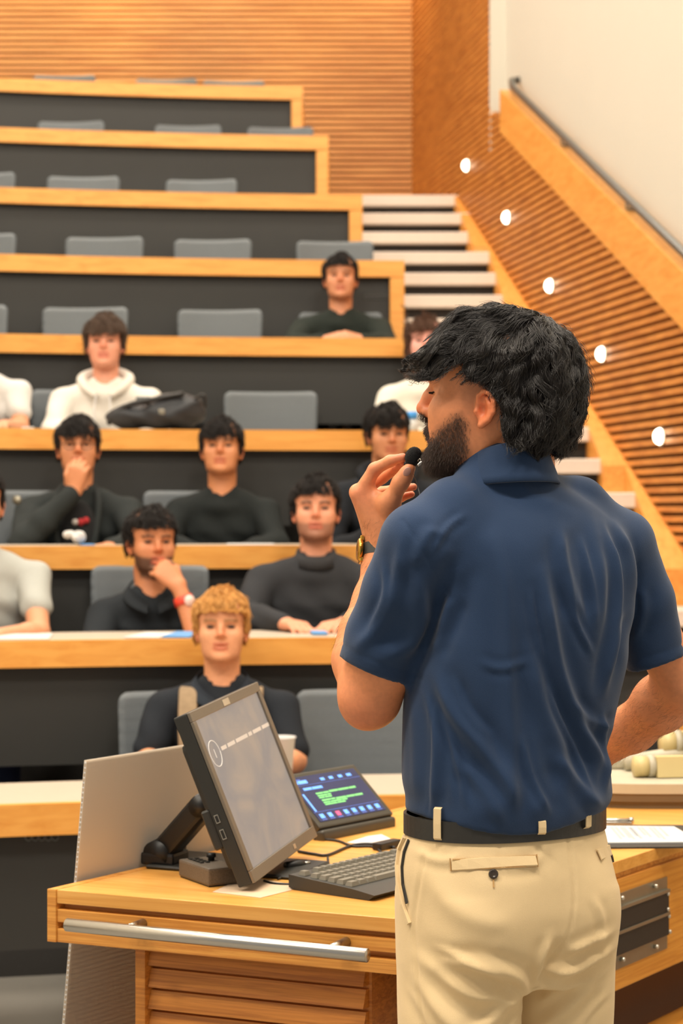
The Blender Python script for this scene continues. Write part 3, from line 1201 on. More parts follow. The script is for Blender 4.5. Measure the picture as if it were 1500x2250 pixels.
# ------------------------------------------------------------------ touch panel
def touch_screen(nt, b):
    tc = nt.nodes.new('ShaderNodeTexCoord')
    gr = nt.nodes.new('ShaderNodeTexNoise')
    gr.inputs['Scale'].default_value = 2.0
    nt.links.new(tc.outputs['Generated'], gr.inputs['Vector'])
    rp_ = nt.nodes.new('ShaderNodeValToRGB')
    rp_.color_ramp.elements[0].color = lin((40, 46, 96))
    rp_.color_ramp.elements[1].color = lin((60, 66, 118))
    nt.links.new(gr.outputs['Fac'], rp_.inputs['Fac'])
    b.inputs['Base Color'].default_value = lin((18, 18, 26))
    b.inputs['Roughness'].default_value = 0.25
    nt.links.new(rp_.outputs['Color'], b.inputs['Emission Color'])
    b.inputs['Emission Strength'].default_value = 0.8


M['tp_screen'] = screen_mat('touch_panel_page', touch_screen)
M['tp_blue'] = emis('panel_light_blue', (96, 150, 240), 1.1)
M['tp_green'] = emis('panel_green', (110, 190, 110), 0.9)
M['tp_red'] = emis('panel_red', (200, 80, 120), 0.9)
M['tp_line'] = emis('panel_line_blue', (74, 96, 170), 0.8)
M['tp_frame'] = plain('panel_case', (66, 62, 54), 0.35, 0.2)
tBL, tBR, tTR = dp(703, 1848) + UP * 0.026, dp(865, 1815) + UP * 0.026, np.array([0.0243, 4.25, 0.962])
t1 = tBR - tBL; tw = np.linalg.norm(t1); t1 /= tw
t2 = tTR - tBR; t2 -= t1 * (t1 @ t2); t_h = np.linalg.norm(t2); t2 /= t_h
tn = np.cross(t1, t2)
tp = empty('touch_panel', (float(tBL[0] + tBR[0]) / 2, float(tBL[1] + tBR[1]) / 2, DZ), 'black tilted touch control panel showing a blue screen', 'touch panel')


def tbox(name, s0, s1, q0, q1, o0, o1, mat, parent=tp, bev=0.0):
    return obox(name, tBL + t1 * (s0 + s1) / 2 + t2 * (q0 + q1) / 2 + tn * (o0 + o1) / 2, [t1, t2, tn],
                [(s1 - s0) / 2, (q1 - q0) / 2, (o1 - o0) / 2], mat, parent, bev, 2)


tbox('case', 0, tw, 0, t_h, -0.018, 0.0, M['tp_frame'], bev=0.004)
ts = tbox('screen', 0.014, tw - 0.014, 0.014, t_h - 0.012, 0.0002, 0.0012, M['tp_screen'])
sw, sh = tw - 0.028, t_h - 0.026


def tmark(name, s0, s1, q0, q1, mat):
    tbox(name, 0.014 + sw * s0, 0.014 + sw * s1, 0.014 + sh * q0, 0.014 + sh * q1, 0.0013, 0.0016, mat, ts)


for i in range(8):
    tmark('icon', 0.045 + 0.12 * i, 0.105 + 0.12 * i, 0.06, 0.155, M['tp_red'] if i == 2 else M['tp_blue'])
    tmark('icon_caption', 0.04 + 0.12 * i, 0.11 + 0.12 * i, 0.02, 0.038, M['tp_line'])
tmark('divider', 0.0, 1.0, 0.20, 0.208, M['tp_line'])
tmark('divider', 0.0, 1.0, 0.80, 0.806, M['tp_line'])
tmark('scroll_bar', 0.03, 0.055, 0.22, 0.62, M['tp_blue'])
for (a, bq) in ((0.43, 0.49), (0.56, 0.62), (0.70, 0.76), (0.83, 0.90)):
    tmark('tab_icon', a, bq, 0.85, 0.91, M['tp_blue'])
# lettering too soft to read in the photo: word-shaped strokes
for (s0, q0, hh, ws, mt) in ((0.0, 0.84, 0.075, (0.09, 0.13), 'tp_blue'), (0.03, 0.925, 0.02, (0.12,), 'tp_line'), (0.10, 0.69, 0.055, (0.12, 0.15), 'tp_blue'),
                             (0.22, 0.57, 0.035, (0.10, 0.08), 'tp_green'), (0.42, 0.575, 0.04, (0.13, 0.16, 0.10), 'tp_green'), (0.22, 0.52, 0.03, (0.14, 0.05), 'tp_green'), (0.22, 0.475, 0.03, (0.08, 0.10), 'tp_green'),
                             (0.23, 0.41, 0.035, (0.13, 0.06), 'tp_green'), (0.44, 0.40, 0.04, (0.15, 0.12, 0.12), 'tp_green'), (0.23, 0.36, 0.03, (0.10, 0.16, 0.08), 'tp_green'), (0.23, 0.315, 0.03, (0.18, 0.12), 'tp_green')):
    for wl in ws:
        tmark('blurred_word', s0, s0 + wl, q0, q0 + hh, M[mt])
        s0 += wl + 0.008
# sloped foot carrying the panel
bm = bmesh.new()
A_, B_ = tBL - tn * 0.018 + t2 * 0.01, tBR - tn * 0.018 + t2 * 0.01
C_, E_ = tTR - tn * 0.018 - t2 * 0.02, tTR - t1 * tw - tn * 0.018 - t2 * 0.02
def flat(p): return np.array([p[0], p[1], DZ + 0.0005])
i1, i2 = 0.03 * t1, -0.03 * t1
vs = [bm.verts.new(Vector(q)) for q in (A_ + i1, B_ + i2, C_ + i2, E_ + i1, flat(A_ + i1), flat(B_ + i2), flat(C_ + i2), flat(E_ + i1))]
for f in ((0, 1, 2, 3), (7, 6, 5, 4), (0, 4, 5, 1), (1, 5, 6, 2), (2, 6, 7, 3), (3, 7, 4, 0)):
    bm.faces.new([vs[i] for i in f])
bm_obj('stand', bm, M['black'], tp)
bm = bmesh.new()
bm_box(bm, (tBL + tBR) / 2 - tn * 0.010 - UP * 0.0105, [t1, np.cross(UP, t1), UP], [tw / 2, 0.014, 0.013], 0.008, 3)
bm_obj('front_lip', bm, M['tp_frame'], tp, True)

# ------------------------------------------------------------------ keyboard
M['key'] = plain('grey_keycap', (122, 117, 104), 0.55)
M['kb'] = plain('keyboard_case', (50, 49, 45), 0.5)
kb0 = dp(634, 1954)
kl = np.array([0.60, 0.80, 0]); ks = np.array([0.80, -0.60, 0])
kb = empty('keyboard', kb0, 'black computer keyboard with grey keys and palm rest on the oak desk', 'keyboard')
KL, KS = 0.445, 0.185


def kpt(a, s, z):
    return kb0 + kl * a + ks * s + UP * (z - 0.0)


# wedge case: thicker at the back edge
prof = [(0.0, 0.004), (0.012, 0.0006), (KS - 0.012, 0.0006), (KS, 0.010), (KS - 0.045, 0.016), (0.0, 0.026)]
n_ = len(prof)
V = [kpt(a, s, z) for a in (0.0, KL) for (s, z) in prof]
Fc = [list(range(n_)), list(range(2 * n_ - 1, n_ - 1, -1))] + [[i, n_ + i, n_ + (i + 1) % n_, (i + 1) % n_] for i in range(n_)]
mesh_obj('case', V, Fc, M['kb'], kb)
_km = {}


def key(a, s, wa, ws=0.0155, hgt=0.0075):
    kk = (round(wa, 4), round(ws, 4))
    z = 0.026 - (0.026 - 0.016) * s / (KS - 0.045)
    p = kpt(a, s, z)
    if kk not in _km:
        bm = bmesh.new()
        lo_ = [(-wa / 2, -ws / 2), (wa / 2, -ws / 2), (wa / 2, ws / 2), (-wa / 2, ws / 2)]
        vs = [bm.verts.new(kl * q[0] + ks * q[1]) for q in lo_]
        vs += [bm.verts.new(kl * q[0] * (1 - 0.005 / wa) + ks * q[1] * 0.72 + UP * hgt) for q in lo_]
        for f in ((3, 2, 1, 0), (4, 5, 6, 7), (0, 1, 5, 4), (1, 2, 6, 5), (2, 3, 7, 6), (3, 0, 4, 7)):
            bm.faces.new([vs[i] for i in f])
        bmesh.ops.recalc_face_normals(bm, faces=bm.faces)
        me = bpy.data.meshes.new('key')
        bm.to_mesh(me); bm.free()
        me.materials.append(M['key'])
        _km[kk] = me
    o = bpy.data.objects.new('key', _km[kk])
    COL.objects.link(o)
    o.parent = kb
    o.location = Vector(p - np.array(org(kb)))


PT = 0.019
rows = [([1] + [0.0] + [1] * 12 + [0.3] + [1] * 3, 0.020), ([1] * 13 + [2] + [0.3] + [1] * 3 + [0.2] + [1] * 4, 0.046), ([1.5] + [1] * 12 + [1.5] + [0.3] + [1] * 3 + [0.2] + [1] * 4, 0.065),
        ([1.75] + [1] * 11 + [2.25] + [3.5] + [1] * 4, 0.084), ([2.25] + [1] * 10 + [2.75] + [1.3] + [1] + [1.2] + [1] * 4, 0.103),
        ([1.25] * 3 + [6.25] + [1.25] * 4 + [0.3] + [1] * 3 + [0.2] + [2, 1, 1], 0.122)]
for ri, (ks_, s) in enumerate(rows):
    a = 0.010
    for wkey in ks_:
        gap = wkey in (0.0, 0.3, 0.2) or (ri in (3,) and wkey == 3.5) or (ri == 4 and wkey in (1.3, 1.2))
        wreal = 1.0 if wkey == 0.0 else wkey
        if a + wreal * PT > KL - 0.004: break
        if not gap:
            key(a + wreal * PT / 2, s, wreal * PT - 0.0022)
        a += wreal * PT

# ------------------------------------------------------------------ papers, cables, clipboard
M['kraft'] = plain('tan_paper', (214, 186, 156), 0.85, var=0.05)
M['paper'] = plain('white_paper', (208, 206, 204), 0.85, var=0.02)
M['ink'] = plain('printed_grey_text', (170, 172, 174), 0.9)


def sheet(name, pxs, mat, z=0.0008, parent=None, curl=None, **kw):
    P = np.array([dp(*q) for q in pxs])
    n = len(P)
    V = [tuple(q + UP * (0.0002 + (curl[i] if curl else 0))) for i, q in enumerate(P)] + [tuple(q + UP * (z + (curl[i] if curl else 0))) for i, q in enumerate(P)]
    Fc = [list(range(n))[::-1], list(range(n, 2 * n))] + [[i, (i + 1) % n, n + (i + 1) % n, n + i] for i in range(n)]
    o = mesh_obj(name, V, Fc, mat, parent, base=None if parent else tuple(P[0]), **kw)
    return o


sheet('paper_napkin', [(467, 1961), (572, 1974), (640, 1957), (640, 1944), (560, 1930), (520, 1936)], M['kraft'], 0.0012, label='tan paper napkin lying under the monitor corner', cat='napkin')
sheet('paper_scrap', [(762, 1852), (800, 1856), (858, 1844), (838, 1834), (808, 1838)], M['paper'], 0.001, label='crumpled white paper scrap below the touch panel', cat='paper')
sheet('desk_sticker', [(764, 1896), (797, 1894), (795, 1888), (765, 1889)], M['paper'], 0.0006, label='small white sticker on the desk behind the keyboard', cat='sticker')


def cable(pxs, r, label, lift=None):
    P = np.array([dp(*q) for q in pxs])
    P[:, 2] = DZ + r + 0.0003
    if lift is not None:
        P[:, 2] += np.array(lift)
    return tube('cable', spline(P, 40), r, M['black'], None, 8, base=tuple(P[0]), label=label, cat='cable', group='black cables on the presenter desk')


cable([(655, 1874), (690, 1880), (720, 1882), (770, 1862), (815, 1858), (868, 1866)], 0.0028, 'black cable running from behind the monitor towards the speaker')
cable([(690, 1846), (740, 1850), (775, 1862), (820, 1864), (848, 1886)], 0.0024, 'black cable starting under the touch panel')
cable([(720, 1886), (718, 1902), (690, 1914), (660, 1922), (610, 1934)], 0.0022, 'black cable looping beside the monitor foot')
cable([(580, 1938), (600, 1944), (640, 1946), (670, 1944)], 0.0022, 'black cable lying in front of the monitor')
cable([(680, 1946), (692, 1924), (720, 1914), (742, 1912)], 0.0022, 'black keyboard cable arching behind the keys', [0.01, 0.008, 0.002, 0])
# plug lying by the monitor
pl = empty('cable_plug', dp(640, 1915), 'black plug lying beside the monitor', 'plug')
q0, q1 = dp(628, 1914) + UP * 0.009, dp(668, 1908) + UP * 0.009
tube('plug_body', [q0, q0 * 0.3 + q1 * 0.7, q1], [0.008, 0.0085, 0.005], M['black'], pl, 12)
tube('plug_tip', [q1, q1 + (q1 - q0) * 0.3], [0.0035, 0.0035], M['steel'], pl, 10)
pk = obox('cable_adapter', dp(850, 1864) + UP * 0.0075, [kl, ks, UP], [0.035, 0.011, 0.0072], M['black'], None, 0.003, 2, base=tuple(dp(850, 1864)),
          label='black cable adapter beside the speaker', cat='adapter')

cb = empty('clipboard', dp(1420, 1850), 'dark clipboard holding printed white sheets on the right of the desk', 'clipboard')
bt = [dp(1290, 1866), dp(1520, 1864), dp(1505, 1816), dp(1300, 1816)]
prism('backing_board', [(p[0], p[1]) for p in bt], DZ + 0.0004, DZ + 0.0034, M['shell'], cb)
pp = [dp(1296, 1858), dp(1540, 1856), dp(1480, 1822), dp(1306, 1820)]
prism('top_sheet', [(p[0], p[1]) for p in pp], DZ + 0.0036, DZ + 0.006, M['paper'], cb)
c0, c1 = dp(1318, 1812) + UP * 0.009, dp(1386, 1812) + UP * 0.009
tube('clip_bar', [c0, c1], 0.0045, M['steel'], cb, 12)
obox('clip_plate', (c0 + c1) / 2 + np.array([0, -0.012, -0.002]), AX, [0.03, 0.014, 0.0012], M['steel'], cb)
tube('clip_bead', [c1 - [0.004, 0, 0], c1 + [0.005, 0, 0]], 0.0065, M['steel'], cb, 14)
bm = bmesh.new()
for i, x in enumerate((1352, 1360, 1372, 1380, 1388, 1396, 1408, 1418, 1436, 1446, 1456)):
    ln = [26, 22, 24, 27, 20, 25, 18, 22, 24, 27, 20][i]
    a_, b_ = dp(x, 1824), dp(x + 3, 1824 + ln)
    bm_box(bm, ((a_[0] + b_[0]) / 2, (a_[1] + b_[1]) / 2, DZ + 0.0062), AX, [0.0032, abs(a_[1] - b_[1]) / 2, 0.0001])
bm_obj('printed_lines', bm, M['ink'], cb, kind='stuff')

# ------------------------------------------------------------------ document camera (beige, lamps folded down)
M['beige'] = plain('beige_plastic', (186, 178, 156), 0.5, var=0.03)
M['cream'] = plain('cream_plastic', (206, 186, 132), 0.45, var=0.03)
M['under'] = plain('brown_underside', (112, 94, 70), 0.6)
fc = dp(1440, 1778)
dc = empty('document_camera', (fc[0] + 0.1, fc[1] + 0.2, DZ), 'beige document camera with folded lamp arms on the desk', 'document camera')
th = np.linspace(0, 2 * math.pi, 49)[:-1]
def rrect(cx, cy, a, b, n=5.0):
    return [(cx + a * np.sign(math.cos(t)) * abs(math.cos(t)) ** (2 / n), cy + b * np.sign(math.sin(t)) * abs(math.sin(t)) ** (2 / n)) for t in th]
bcx, bcy = 0.80, fc[1] + 0.17
prism('base_foot', rrect(bcx, bcy, 0.245, 0.165), DZ + 0.0005, DZ + 0.016, M['under'], dc)
prism('base', rrect(bcx, bcy, 0.255, 0.172), DZ + 0.0162, DZ + 0.034, M['under'], dc)
prism('stage', rrect(bcx, bcy, 0.258, 0.175), DZ + 0.0342, DZ + 0.056, M['beige'], dc)
z_ = DZ + 0.056
# lower lamp: round end cap and bevelled housing
def lampset(px, py, Y, r, ang, length, hous):
    c = at(px, py, Y)
    d = np.array([math.cos(ang), math.sin(ang), 0.0])
    s = np.array([-d[1], d[0], 0])
    g = []
    g.append(tube('lamp_end', [c, c + d * 0.03], r, M['cream'], dc, 26))
    g.append(tube('lamp_collar', [c + d * 0.0305, c + d * 0.045], r * 1.12, M['beige'], dc, 26))
    h0_ = c + d * (0.046 + hous / 2)
    V, Fc = [], []
    for o in (0.046, 0.046 + hous):
        for (a, b) in ((-r, -r * 0.95), (r * 1.3, -r * 0.95), (r * 0.9, r), (-r * 0.4, r)):
            V.append(c + d * o + s * (-a) + UP * b)
    Fc = [[0, 1, 2, 3], [7, 6, 5, 4]] + [[q, 4 + q, 4 + (q + 1) % 4, (q + 1) % 4] for q in range(4)]
    mesh_obj('lamp_housing', V, Fc, M['cream'], dc)
    return c, d
Y1 = bcy - 0.06
r1 = 0.0235
p_ = at(1393, 1709, Y1)
zc_ = z_ + r1 + 0.001
ypx = 1125 + (CAMZ - zc_) * FPX / Y1
lampset(1393, ypx, Y1, r1, 0.15, 0.16, 0.15)
Y2 = bcy + 0.08
c2_, d2_ = lampset(1452, 1633, Y2, 0.028, 0.12, 0.15, 0.10)
# column and arms carrying the upper lamp
tube('column', [(bcx + 0.14, bcy + 0.10, z_), (bcx + 0.14, bcy + 0.10, z_ + 0.36)], 0.02, M['beige'], dc, 18)
tube('lamp_arm', [c2_ + d2_ * 0.10, (bcx + 0.14, bcy + 0.10, c2_[2])], 0.014, M['beige'], dc, 14)
tube('lower_arm', [(bcx - 0.14, bcy + 0.05, z_ + 0.02), (bcx + 0.1, bcy + 0.09, z_ + 0.05)], 0.018, M['beige'], dc, 14)
obox('camera_head', (bcx + 0.10, bcy + 0.08, z_ + 0.30), [np.array([0.86, 0, 0.5]), np.array([0, 1.0, 0]), np.array([-0.5, 0, 0.86])], [0.12, 0.045, 0.035], M['beige'], dc, 0.012, 2)
obox('head_strip', (bcx + 0.074, bcy + 0.08, z_ + 0.338), [np.array([0.86, 0, 0.5]), np.array([0, 1.0, 0]), np.array([-0.5, 0, 0.86])], [0.11, 0.03, 0.004], M['black'], dc)
obox('tray', (bcx - 0.08, bcy + 0.11, z_ + 0.012), AX, [0.13, 0.03, 0.0115], M['beige'], dc, 0.006, 2)
# ------------------------------------------------------------------ people: shared head and hand builders
HEAD_W = np.array([-0.086, -0.078, -0.065, -0.050, -0.035, -0.020, -0.005, 0.010, 0.030, 0.045, 0.065, 0.085, 0.105, 0.120, 0.130, 0.136])
HEAD_F = np.array([0.062, 0.081, 0.089, 0.0885, 0.0885, 0.0905, 0.089, 0.086, 0.081, 0.084, 0.086, 0.080, 0.066, 0.044, 0.020, 0.000])
HEAD_B = np.array([0.030, 0.004, -0.025, -0.046, -0.060, -0.071, -0.081, -0.089, -0.096, -0.099, -0.100, -0.096, -0.085, -0.066, -0.044, -0.022])
HEAD_S = np.array([0.022, 0.036, 0.048, 0.055, 0.060, 0.064, 0.068, 0.071, 0.073, 0.0745, 0.075, 0.072, 0.063, 0.048, 0.030, 0.012])


class Head:
    """frame of a head: origin between the ear canals, f forward, l to the figure's left, u up"""
    def __init__(self, O, f, u=(0, 0, 1), s=1.0):
        self.O = np.asarray(O, float)
        self.f = np.asarray(f, float) / np.linalg.norm(f)
        u = np.asarray(u, float)
        u = u - self.f * (u @ self.f)
        self.u = u / np.linalg.norm(u)
        self.l = np.cross(self.u, self.f)
        self.s = s

    def w(self, a, b, c):
        """world point from (forward, left, up)"""
        return self.O + self.s * (self.f * a + self.l * b + self.u * c)

    def loc(self, P):
        q = (P - self.O) / self.s
        return q @ self.f, q @ self.l, q @ self.u

    def rot(self):
        return np.stack([self.f, self.l, self.u])

    def box(self, m=0.02):
        e = np.abs(self.f) * 0.125 + np.abs(self.l) * 0.1 + np.abs(self.u) * 0.15
        return self.O - self.s * (e + m), self.O + self.s * (e + m)

    def cap(self, P, grow=0.0):
        """skull cap, grown for hair"""
        a, b, c = self.loc(P)
        r = np.array([0.091, 0.0745, 0.072]) + grow
        q = np.stack([a + 0.012, b, c - 0.066], -1)
        k0 = np.sqrt(((q / r) ** 2).sum(-1))
        k1 = np.sqrt(((q / (r * r)) ** 2).sum(-1)) + 1e-9
        return self.s * k0 * (k0 - 1) / k1

    def loft(self, P, grow=0.0):
        a, b, c = self.loc(P)
        F_ = np.interp(c, HEAD_W, HEAD_F) + grow
        B_ = np.interp(c, HEAD_W, HEAD_B) - grow
        S_ = np.interp(c, HEAD_W, HEAD_S) + grow
        mid = F_ * 0.35 + B_ * 0.65
        A = np.where(a > mid, F_ - mid, mid - B_)
        r = (np.abs((a - mid) / A) ** 2.35 + np.abs(b / S_) ** 2.35) ** (1 / 2.35)
        d = (r - 1) * np.minimum(A, S_)
        return self.s * np.maximum(d, np.maximum(c - HEAD_W[-1] - grow, HEAD_W[0] - grow - c))


def add_head(fd, H, jaw=1.0, fine=True):
    lo, hi = H.box()
    s = H.s
    R = H.rot()
    fd.add(lambda P: H.loft(P), lo, hi, 0.0)
    fd.ell(H.w(-0.012, 0, 0.066), s * np.array([0.091, 0.0745, 0.072]), 0.02 * s, rot=R)             # cranium
    for b in (-1, 1):
        fd.ell(H.w(0.050, b * 0.047, 0.002), s * np.array([0.026, 0.016, 0.020]), 0.030 * s, rot=R)   # cheekbone
        fd.ell(H.w(0.074, b * 0.026, 0.050), s * np.array([0.012, 0.022, 0.008]), 0.012 * s, rot=R)   # brow ridge
        fd.ell(H.w(0.099, b * 0.034, 0.028), s * np.array([0.020, 0.020, 0.013]), 0.012 * s, 's', rot=R)   # socket
        fd.ell(H.w(0.0655, b * 0.032, 0.030), s * np.array([0.0125, 0.0150, 0.0125]), 0.004 * s, rot=R)    # lidded eye
        fd.ell(H.w(0.036, b * 0.045, -0.042), s * np.array([0.034, 0.012, 0.030]), 0.030 * s, rot=R)  # jaw muscle
    fd.ell(H.w(0.075, 0, -0.066), s * np.array([0.017, 0.022, 0.015]), 0.016 * s, rot=R)              # chin
    # nose
    fd.chain([H.w(0.079, 0, 0.046), H.w(0.091, 0, 0.026), H.w(0.099, 0, 0.011)], [0.0075 * s, 0.0085 * s, 0.0100 * s], 0.008 * s)
    fd.ell(H.w(0.0995, 0, 0.0075), s * np.array([0.0105, 0.0105, 0.0090]), 0.005 * s, rot=R)
    fd.cap(H.w(0.097, 0, 0.003), H.w(0.090, 0, -0.004), 0.0055 * s, 0.006 * s, 0.005 * s)
    for b in (-1, 1):
        fd.ell(H.w(0.0895, b * 0.0115, 0.0025), s * np.array([0.0105, 0.0068, 0.0078]), 0.005 * s, rot=R)
        if fine:
            fd.ell(H.w(0.0945, b * 0.0062, -0.0045), s * np.array([0.0050, 0.0030, 0.0045]), 0.002 * s, 's', rot=R)
    # lips
    fd.ell(H.w(0.0865, 0, -0.0235), s * np.array([0.0085, 0.023, 0.0052]), 0.004 * s, rot=R)
    fd.ell(H.w(0.0860, 0, -0.0385), s * np.array([0.0088, 0.020, 0.0056]), 0.004 * s, rot=R)
    fd.ell(H.w(0.0950, 0, -0.0310), s * np.array([0.0090, 0.021, 0.0024]), 0.002 * s, 's', rot=R)
    # ears
    for b in (-1, 1):
        q = lambda a, c, o: H.w(a, b * o, c)
        fd.ell(q(-0.006, 0.003, 0.0735), s * np.array([0.0145, 0.0055, 0.0245]), 0.004 * s, rot=R)
        rim = [q(0.004, 0.010, 0.075), q(0.002, 0.021, 0.079), q(-0.006, 0.0275, 0.082), q(-0.015, 0.0245, 0.085),
               q(-0.0215, 0.012, 0.087), q(-0.0205, -0.002, 0.085), q(-0.0125, -0.013, 0.081), q(-0.001, -0.0205, 0.0765)]
        fd.chain(rim, np.array([0.0030, 0.0034, 0.0036, 0.0038, 0.0038, 0.0038, 0.0042, 0.0058]) * s, 0.003 * s)
        if fine:
            fd.chain([q(-0.010, 0.018, 0.0795), q(-0.0145, 0.008, 0.0815), q(-0.0125, -0.004, 0.080), q(-0.004, -0.012, 0.0775)],
                     np.array([0.003, 0.0032, 0.0032, 0.003]) * s, 0.003 * s)
            fd.ell(q(-0.0035, 0.001, 0.081), s * np.array([0.0070, 0.0075, 0.0105]), 0.002 * s, 's', rot=R)
        fd.ell(q(0.0065, -0.001, 0.0755), s * np.array([0.0040, 0.0045, 0.0055]), 0.003 * s, rot=R)


def face_tint(H, V, skin, lip=(176, 92, 80), brow=None, beard=None, beard_fn=None, iris=None):
    """per-vertex colour of a face: skin, lips, brows, eyes, stubble"""
    a, b, c = H.loc(V)
    col = np.tile(np.array(lin(skin)[:3]), (len(V), 1))

    def mix(m, rgb):
        m = np.clip(m, 0, 1)[:, None]
        return col * (1 - m) + np.array(lin(rgb)[:3]) * m
    head = (np.abs(c) < 0.16) & (np.abs(a) < 0.14) & (np.abs(b) < 0.1)
    # redder nose tip, ears, cheeks
    red = tuple(np.clip(np.array(skin) * np.array([1.02, 0.86, 0.80]), 0, 255))
    col = mix(head * 0.8 * np.exp(-(((a - 0.10) / 0.016) ** 2 + (b / 0.02) ** 2 + ((c - 0.008) / 0.016) ** 2)), red)
    col = mix(head * 0.8 * (np.abs(b) > 0.074) * np.exp(-((a + 0.008) / 0.03) ** 2 - ((c - 0.002) / 0.035) ** 2), red)
    if beard_fn is not None:
        col = mix(head * beard_fn(a, b, c), beard)
    lipm = np.maximum(np.exp(-(np.abs(c + 0.0240) / 0.0055) ** 4), np.exp(-(np.abs(c + 0.0385) / 0.0062) ** 4)) * (np.abs(b) < 0.0235) * (a > 0.078)
    col = mix(head * lipm * 0.9, lip)
    if brow is not None:
        arch = 0.0485 + 0.004 * np.cos((np.abs(b) - 0.032) / 0.012)
        m = np.exp(-((c - arch) / 0.0042) ** 4) * (np.abs(b) > 0.012) * (np.abs(b) < 0.053) * (a > 0.05)
        col = mix(head * m * 0.92, brow)
    if iris is not None:
        m = np.exp(-(((np.abs(b) - 0.032) / 0.0135) ** 4 + ((c - 0.030) / 0.0050) ** 4)) * (a > 0.06)
        col = mix(head * m * 0.9, iris)
    return col


def skin_mat(name, rough=0.48, sss=0.12):
    m, nt, b = new_mat(name)
    at_ = nt.nodes.new('ShaderNodeVertexColor')
    at_.layer_name = 'tint'
    tc = nt.nodes.new('ShaderNodeTexCoord')
    nz = nt.nodes.new('ShaderNodeTexNoise')
    nz.inputs['Scale'].default_value = 140
    nz.inputs['Detail'].default_value = 5
    nt.links.new(tc.outputs['Object'], nz.inputs['Vector'])
    mr = nt.nodes.new('ShaderNodeMapRange')
    mr.inputs['To Min'].default_value = 0.84
    mr.inputs['To Max'].default_value = 1.14
    nt.links.new(nz.outputs['Fac'], mr.inputs['Value'])
    mx = nt.nodes.new('ShaderNodeVectorMath')
    mx.operation = 'SCALE'
    nt.links.new(at_.outputs['Color'], mx.inputs[0])
    nt.links.new(mr.outputs[0], mx.inputs['Scale'])
    nt.links.new(mx.outputs[0], b.inputs['Base Color'])
    b.inputs['Roughness'].default_value = rough
    if sss:
        b.inputs['Subsurface Weight'].default_value = sss
        b.inputs['Subsurface Radius'].default_value = (0.010, 0.004, 0.002)
        b.inputs['Subsurface Scale'].default_value = 0.6
    bp = nt.nodes.new('ShaderNodeBump')
    bp.inputs['Strength'].default_value = 0.12
    bp.inputs['Distance'].default_value = 0.001
    nt.links.new(nz.outputs['Fac'], bp.inputs['Height'])
    nt.links.new(bp.outputs['Normal'], b.inputs['Normal'])
    return m


M['skin'] = skin_mat('skin_fine')
M['skin_far'] = skin_mat('skin_plain', 0.55, 0.0)


def add_hand(fd, W, d, n, side, curl=0.6, s=1.0, spread=0.25, thumb_in=0.3):
    """hand at wrist W; d along the palm, n out of the back of the hand; side +1 puts the thumb on +cross(d, n)"""
    W, d, n = np.asarray(W, float), np.asarray(d, float), np.asarray(n, float)
    d = d / np.linalg.norm(d)
    n = n - d * (n @ d); n /= np.linalg.norm(n)
    t = np.cross(d, n) * side
    base = [W + s * (d * 0.088 + t * 0.027), W + s * (d * 0.092 + t * 0.008), W + s * (d * 0.087 - t * 0.011), W + s * (d * 0.078 - t * 0.029)]
    for q, k_ in zip(base, range(4)):
        fd.cap(W + s * t * (0.014 - 0.009 * k_), q, 0.0165 * s, 0.0125 * s, 0.012 * s)
    fd.ell(W + s * (d * 0.05 - n * 0.003), s * np.array([0.045, 0.036, 0.015]), 0.01 * s, rot=np.stack([d, t, n]))
    L = [(0.043, 0.026, 0.020), (0.047, 0.030, 0.021), (0.043, 0.028, 0.020), (0.034, 0.020, 0.018)]
    for i, q in enumerate(base):
        ang = curl * 0.7
        dirv = d + t * (0.12 - 0.09 * i) * spread * 4
        p = [q]
        r = [0.0105, 0.0092, 0.0082, 0.0068]
        if i == 3: r = [0.0092, 0.0080, 0.0072, 0.0060]
        for j, seg in enumerate(L[i]):
            v = dirv / np.linalg.norm(dirv) * math.cos(ang) - n * math.sin(ang)
            p.append(p[-1] + s * v * seg)
            ang += curl * (0.95 if j == 0 else 0.6)
        fd.chain(p, [q_ * s for q_ in r], 0.004 * s)
    b0 = W + s * (d * 0.022 + t * 0.022 - n * 0.006)
    b1 = W + s * (d * 0.055 + t * 0.046 - n * 0.016)
    b2 = b1 + s * (d * (0.030) + t * 0.016 * (1 - thumb_in * 2) - n * 0.010 * (1 + curl))
    b3 = b2 + s * (d * 0.022 - t * 0.012 * thumb_in * 2 - n * 0.006)
    fd.chain([b0, b1, b2, b3], [0.0155 * s, 0.0125 * s, 0.0105 * s, 0.0080 * s], 0.008 * s)


